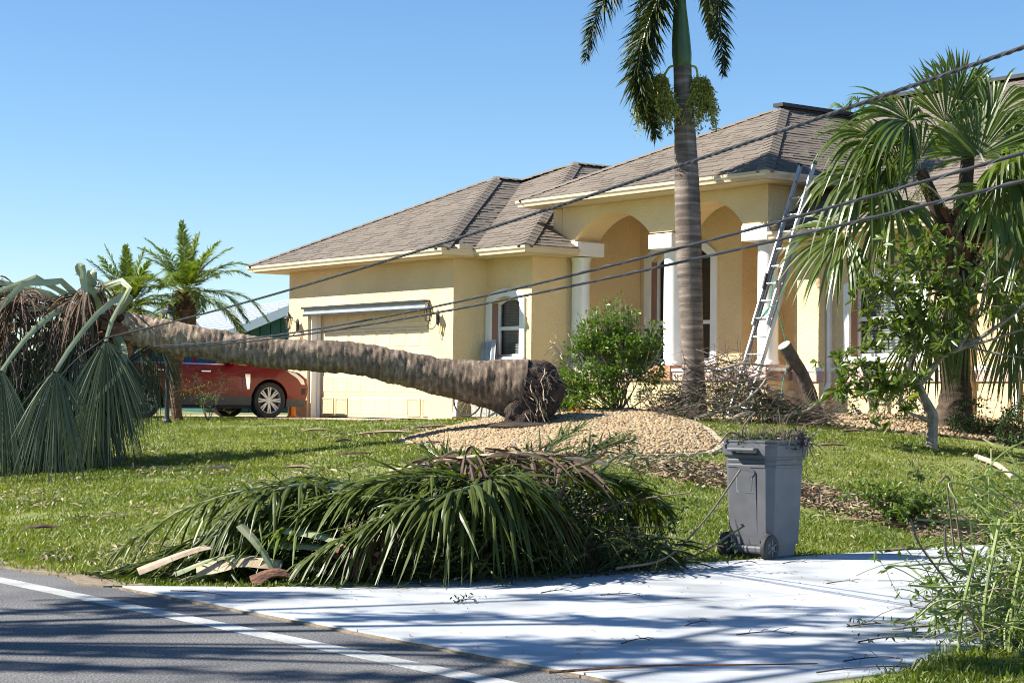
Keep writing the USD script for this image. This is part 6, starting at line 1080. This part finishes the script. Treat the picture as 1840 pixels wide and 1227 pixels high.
nx, ny = rg.uniform(1.6, 4.2, 9000), rg.uniform(9.4, 13.6, 9000); na_, nb2 = ab(nx, ny); k2 = (nb2 > -14.5) & (na_ > 22.33) & ~contains_xy(DRIVE.buffer(.02), na_, nb2)
pts = np.vstack([lay(np.c_[x, y][keep]), np.c_[nx[k2], ny[k2], np.full(k2.sum(), .03)]]); scatter('grass', [tuft(k) for k in range(7)], 'grass', pts, rg, 'short green lawn grass covering the front yard', 'grass', .65, 1.35, tilt=.1)
sheet([(-9, 5), (-9, -2.4), (.2, -2.4), (.2, -.02), (.2, .25), (-6.0, .25)], 1.018, 'concrete', 'garage_apron', .2, kind='structure')
# dead leaf chips on the lawn, thicker in a strip and along the left
def chip(k):
    m = MB(); m.blades([[0, 0, .012]], [[1, 0, .15]], [[0, 1, .2 * k - .3]], .05 + .02 * (k % 3), .018 + .006 * (k % 2), .5, 3, .2, .2, .5); return m
n = 15000; y = 14.5 + 18 * rg.uniform(0, 1, n); x = rg.uniform(-.3, .3, n) * y; a, b = ab(x, y); w = meshkit.fbm(np.c_[x * .7, y * .5, 0 * x], 3, 4)
keep = (b > -14.3) & (a < 16.9) & ((w > .53) & (x < .5) | (rg.uniform(0, 1, n) < .10))
band = np.c_[rg.normal(0, .33, 5200), rg.uniform(11.9, 17.2, 5200)]; bx, by = xy(band[:, 1], -5.4 + .14 * (band[:, 1] - 14.5) + band[:, 0])
near = np.c_[rg.normal(.7, .9, 1200), rg.normal(15.6, .4, 1200)]; na, nb_ = ab(near[:, 0], near[:, 1]); near = near[(na < 16.9)]; onb = np.c_[rg.uniform(-1.4, 2.6, 420), rg.uniform(23.4, 28.4, 420)]; near = np.vstack([near, onb])
allp = np.vstack([np.c_[x, y][keep], np.c_[bx, by], near]); scatter('leaf_litter', [chip(k) for k in range(5)], 'leaf_bit', lay(allp, .035), rg, 'dry leaf chips and palm scraps strewn over the lawn', 'leaf litter', .6, 1.7, tilt=.35)
def husk(k):
    m = MB(); m.blades([[-.1, 0, .0]], [[1, .1 * k - .2, .06]], [[0, 1, .2]], .16 + .06 * k, .022 + .008 * k, .12, 5, .22, .15, .5); return m
band = np.c_[rg.normal(0, .34, 1500), rg.uniform(12.4, 17.0, 1500)]; bx, by = xy(band[:, 1], -5.4 + .14 * (band[:, 1] - 14.5) + band[:, 0]); scatter('palm_husks', [husk(k) for k in range(4)], 'husk', lay(np.c_[bx, by], .035), rg, 'strip of dry brown palm husks and bark behind the bin', 'husks', .5, 1.2, tilt=.3)
# single pieces of bark and frond lying on the lawn
for (x, y, L, yaw, lab) in ((-1.75, 27.2, .9, .1, 'long tan palm sheath on the grass left of the gravel bed'), (-1.1, 27.9, .7, -.2, 'curled dark bark strip at the top left of the gravel bed'), (-3.0, 29.5, .5, .2, 'tan bark strip on the grass below the garage door'), (-2.3, 26.3, .45, 1.0, 'short brown bark flake beside the trunk shadow'), (-2.0, 24.2, .5, .5, 'red brown bark strip on the mid lawn'), (-3.6, 23.6, .55, .9, 'pale bark strip on the left lawn near the crown shadow'), (-2.6, 23.0, .35, -.4, 'small bark curl left of the frond heap'), (-4.6, 18.6, .35, .5, 'brown bark curl at the far left lawn edge'), (-1.0, 24.9, .4, -.6, 'dark bark flake just in front of the gravel bed'), (3.75, 17.9, .5, .35, 'flat brown bark sheath on the driveway edge right of the bin'), (4.2, 24.8, .4, .2, 'reddish bark scrap on the grass before the leaning log'), (4.75, 26.2, .35, .1, 'orange brown palm boot on the grass edge by the house bed')):
    m = MB(); z = float(height(x, y)) + .05; m.blades([[x - L / 2 * math.cos(yaw), y - L / 2 * math.sin(yaw), z]], [[math.cos(yaw), math.sin(yaw), .12]], [[-math.sin(yaw), math.cos(yaw), .35]], L, .06, .10, 9, .3, .12, .35, .5, curl=[.1 * math.sin(9 * x), .1 * math.cos(7 * y), 0]); v, f = m.get(); v2 = v + [0, 0, -.012]; k = len(v)
    obj('bark_strip', (np.vstack([v, v2]), np.vstack([f, f[:, ::-1] + k])), 'husk_pale' if 'tan' in lab or 'pale' in lab else 'husk_brown', label=lab, cat='bark strip')
p0, p1 = on(6.16, 25.1, .05), on(6.28, 23.7, .05); obj('fallen_branch', MB().tube(bez(p0, (p0 + p1) / 2 + [.03, 0, .03], p1, n=6), [.035] * 13, 8), 'pale_wood', label='pale fallen branch lying on the lawn right of the young tree', cat='branch', smooth=50)
# twigs on the painted driveway
tw = [((.95, 9.95), 1.5, .12, 'long curved brown twig at the bottom edge of the driveway'), ((-.3, 13.2), .18, .4, 'green leafy scrap on the driveway in front of the frond heap'), ((.35, 13.9), .25, .2, 'thin dark twig on the driveway near the middle of the heap'), ((.8, 13.7), .30, -.3, 'forked dark twig on the driveway in front of the pale dead frond'), ((1.2, 12.0), .22, .5, 'small bent twig on the driveway between bin and road'), ((1.55, 11.5), .35, -.1, 'thin straight twig on the shaded driveway'), ((.75, 11.1), .24, .6, 'small forked twig left in the shaded driveway'), ((2.0, 10.4), .35, .1, 'branched twig near the bottom right of the driveway'), ((2.35, 12.0), .45, .1, 'leafy dark twig by the vine heap on the driveway'), ((2.3, 11.3), .5, .3, 'matted twig bundle beside the vine heap'), ((2.5, 16.6), .25, .3, 'thin curled twig under the bin wheel'), ((2.05, 16.5), .22, .1, 'small loose twig left of the bin on the driveway'), ((2.6, 14.8), .28, .2, 'thin faint twig in the sunny middle of the driveway'), ((1.9, 10.0), .6, .2, 'long straight twig at the lower right of the driveway'), ((-2.2, 13.5), .8, -.85, 'long flat brown strip lying between edge line and driveway')]
for i, ((x, y), L, yaw, lab) in enumerate(tw):
    r2 = np.random.default_rng(200 + i); d = np.array([math.cos(yaw), math.sin(yaw), 0]); s = np.array([-d[1], d[0], 0]); z0 = np.array([x, y, .035]); c = bez(z0 - d * L / 2, z0 - d * L * .15 + s * L * .08 + [0, 0, .012], z0 + d * L * .2 + s * L * .05 + [0, 0, .02], z0 + d * L / 2 + s * L * .16, n=5); m = MB().tube(c, np.linspace(.0048, .002, len(c)) * (1.7 if L > 1 else 1), 5)
    for k in range(0 if L > .7 else 4): q_ = c[r2.integers(2, len(c))]; e = q_ + (d * r2.normal(.3, .5) + s * r2.normal(0, 1)) * L * .22 + [0, 0, .01]; m.tube([q_, (q_ + e) / 2 + [0, 0, .008], e], [.0028, .002, .0012], 4, False)
    tp_ = obj('twig', m, 'twig_dark' if i not in (0, 14) else 'boot'); p_ = stage.GetPrimAtPath(tp_); tag(p_, lab, 'twig')
    if 'leafy' in lab or 'matted' in lab: b = MB(); leaf_cloud(b, c[r2.integers(0, len(c), 26)] + r2.normal(0, .03, (26, 3)) * [1, 1, .3] + [0, 0, .012], r2, .035, .016); v, f = b.get(); v[:, 2] = np.maximum(v[:, 2], .026); obj('leaves', (v, f), 'hedge_leaf', tp_)
p = np.c_[rg.uniform(-1.5, 3.2, 420), rg.uniform(10, 17, 420)]; a, b = ab(p[:, 0], p[:, 1]); p = p[contains_xy(DRIVE.buffer(-.1), a, b)]; p = p[(rg.uniform(0, 1, len(p)) < .35) | (p[:, 1] > 13.4 + .5 * (p[:, 0] + .5)) | (p[:, 0] > 2.0)]; scatter('driveway_specks', [chip(k) for k in range(3)], 'leaf_bit', np.c_[p, np.full(len(p), .027)], rg, 'tiny leaf specks scattered on the white driveway', 'leaf litter', .2, .6)

# ------------------------------------------------------------------ street trees to the left of the view, whose shade falls across the street
def street_tree(x, y, h, blobs, seed, lab, n):
    rg = np.random.default_rng(seed); b = np.array([x, y, 0.]); t = thing('street_tree', lab, 'tree', b); obj('trunk', MB().tube(bez(b, (x + .2, y, h * .3), (x, y, h * .6), n=6), np.linspace(.28, .16, 13), 12), 'bark_grey', t); br, lf = MB(), MB()
    for c, r in blobs:
        s = np.array([x, y, h * .55]); c = np.array(c, float); br.tube(bez(s, (s + c) / 2 + [0, 0, .3], c, n=5), np.linspace(.10, .03, 11), 6, False)
        k = int(n * np.prod(r) ** (2 / 3)); p, u = in_blob(rg, k, c, r, .2); keep = meshkit.noise(p * 1.6, seed) > .33; p, u = p[keep], u[keep]; lf.blades(p, rg.normal(0, 1, (len(p), 3)) + [.8, 0, -.3], rg.normal(0, 1, (len(p), 3)), rg.uniform(.14, .3, len(p)), rg.uniform(.06, .11, len(p)), .2, 2, .1, .2, .4)
    obj('limbs', br, 'bark_grey', t); obj('crown', lf, 'tree_leaf', t)
street_tree(-12.0, 10.6, 9.0, [((-11.07, 12.43, 7.50), (.8, .70, .30)), ((-12.19, 11.10, 8.20), (.7, .42, .28)), ((-10.73, 13.01, 7.80), (.8, .34, .28)), ((-12.08, 10.03, 9.00), (.9, .16, .28)), ((-12.04, 9.41, 8.60), (.7, .13, .25)), ((-11.17, 9.16, 9.00), (.7, .14, .25)), ((-8.90, 11.78, 7.20), (.6, .30, .26)), ((-7.91, 13.06, 7.60), (.8, .28, .24)), ((-7.17, 11.61, 7.20), (.8, .30, .28)), ((-6.79, 11.73, 7.90), (.9, .34, .26)), ((-9.53, 11.74, 8.40), (.6, .22, .25)), ((-8.08, 10.11, 7.40), (.8, .21, .25)), ((-7.97, 10.23, 8.30), (.9, .26, .25)), ((-7.92, 9.89, 8.80), (.8, .20, .25)), ((-9.67, 9.45, 9.20), (.7, .12, .22)), ((-10.30, 10.44, 8.80), (.6, .15, .22))], 71, 'tall spreading tree across the street beyond the left edge of the view', 1150)
street_tree(-9.2, 5.0, 8.0, [((-8.6, 10.55, 8.0), (1.1, .22, .22)), ((-7.3, 10.95, 8.5), (1.0, .16, .2)), ((-6.6, 10.4, 8.2), (1.1, .30, .2)), ((-7.4, 9.55, 8.6), (1.2, .22, .2)), ((-6.2, 9.3, 8.1), (.9, .24, .2)), ((-6.4, 12.45, 7.7), (.9, .20, .2)), ((-9.1, 9.95, 8.4), (.8, .14, .2)), ((-6.1, 11.05, 8.4), (.7, .12, .2))], 72, 'second spreading tree across the street outside the view on the left', 1150)
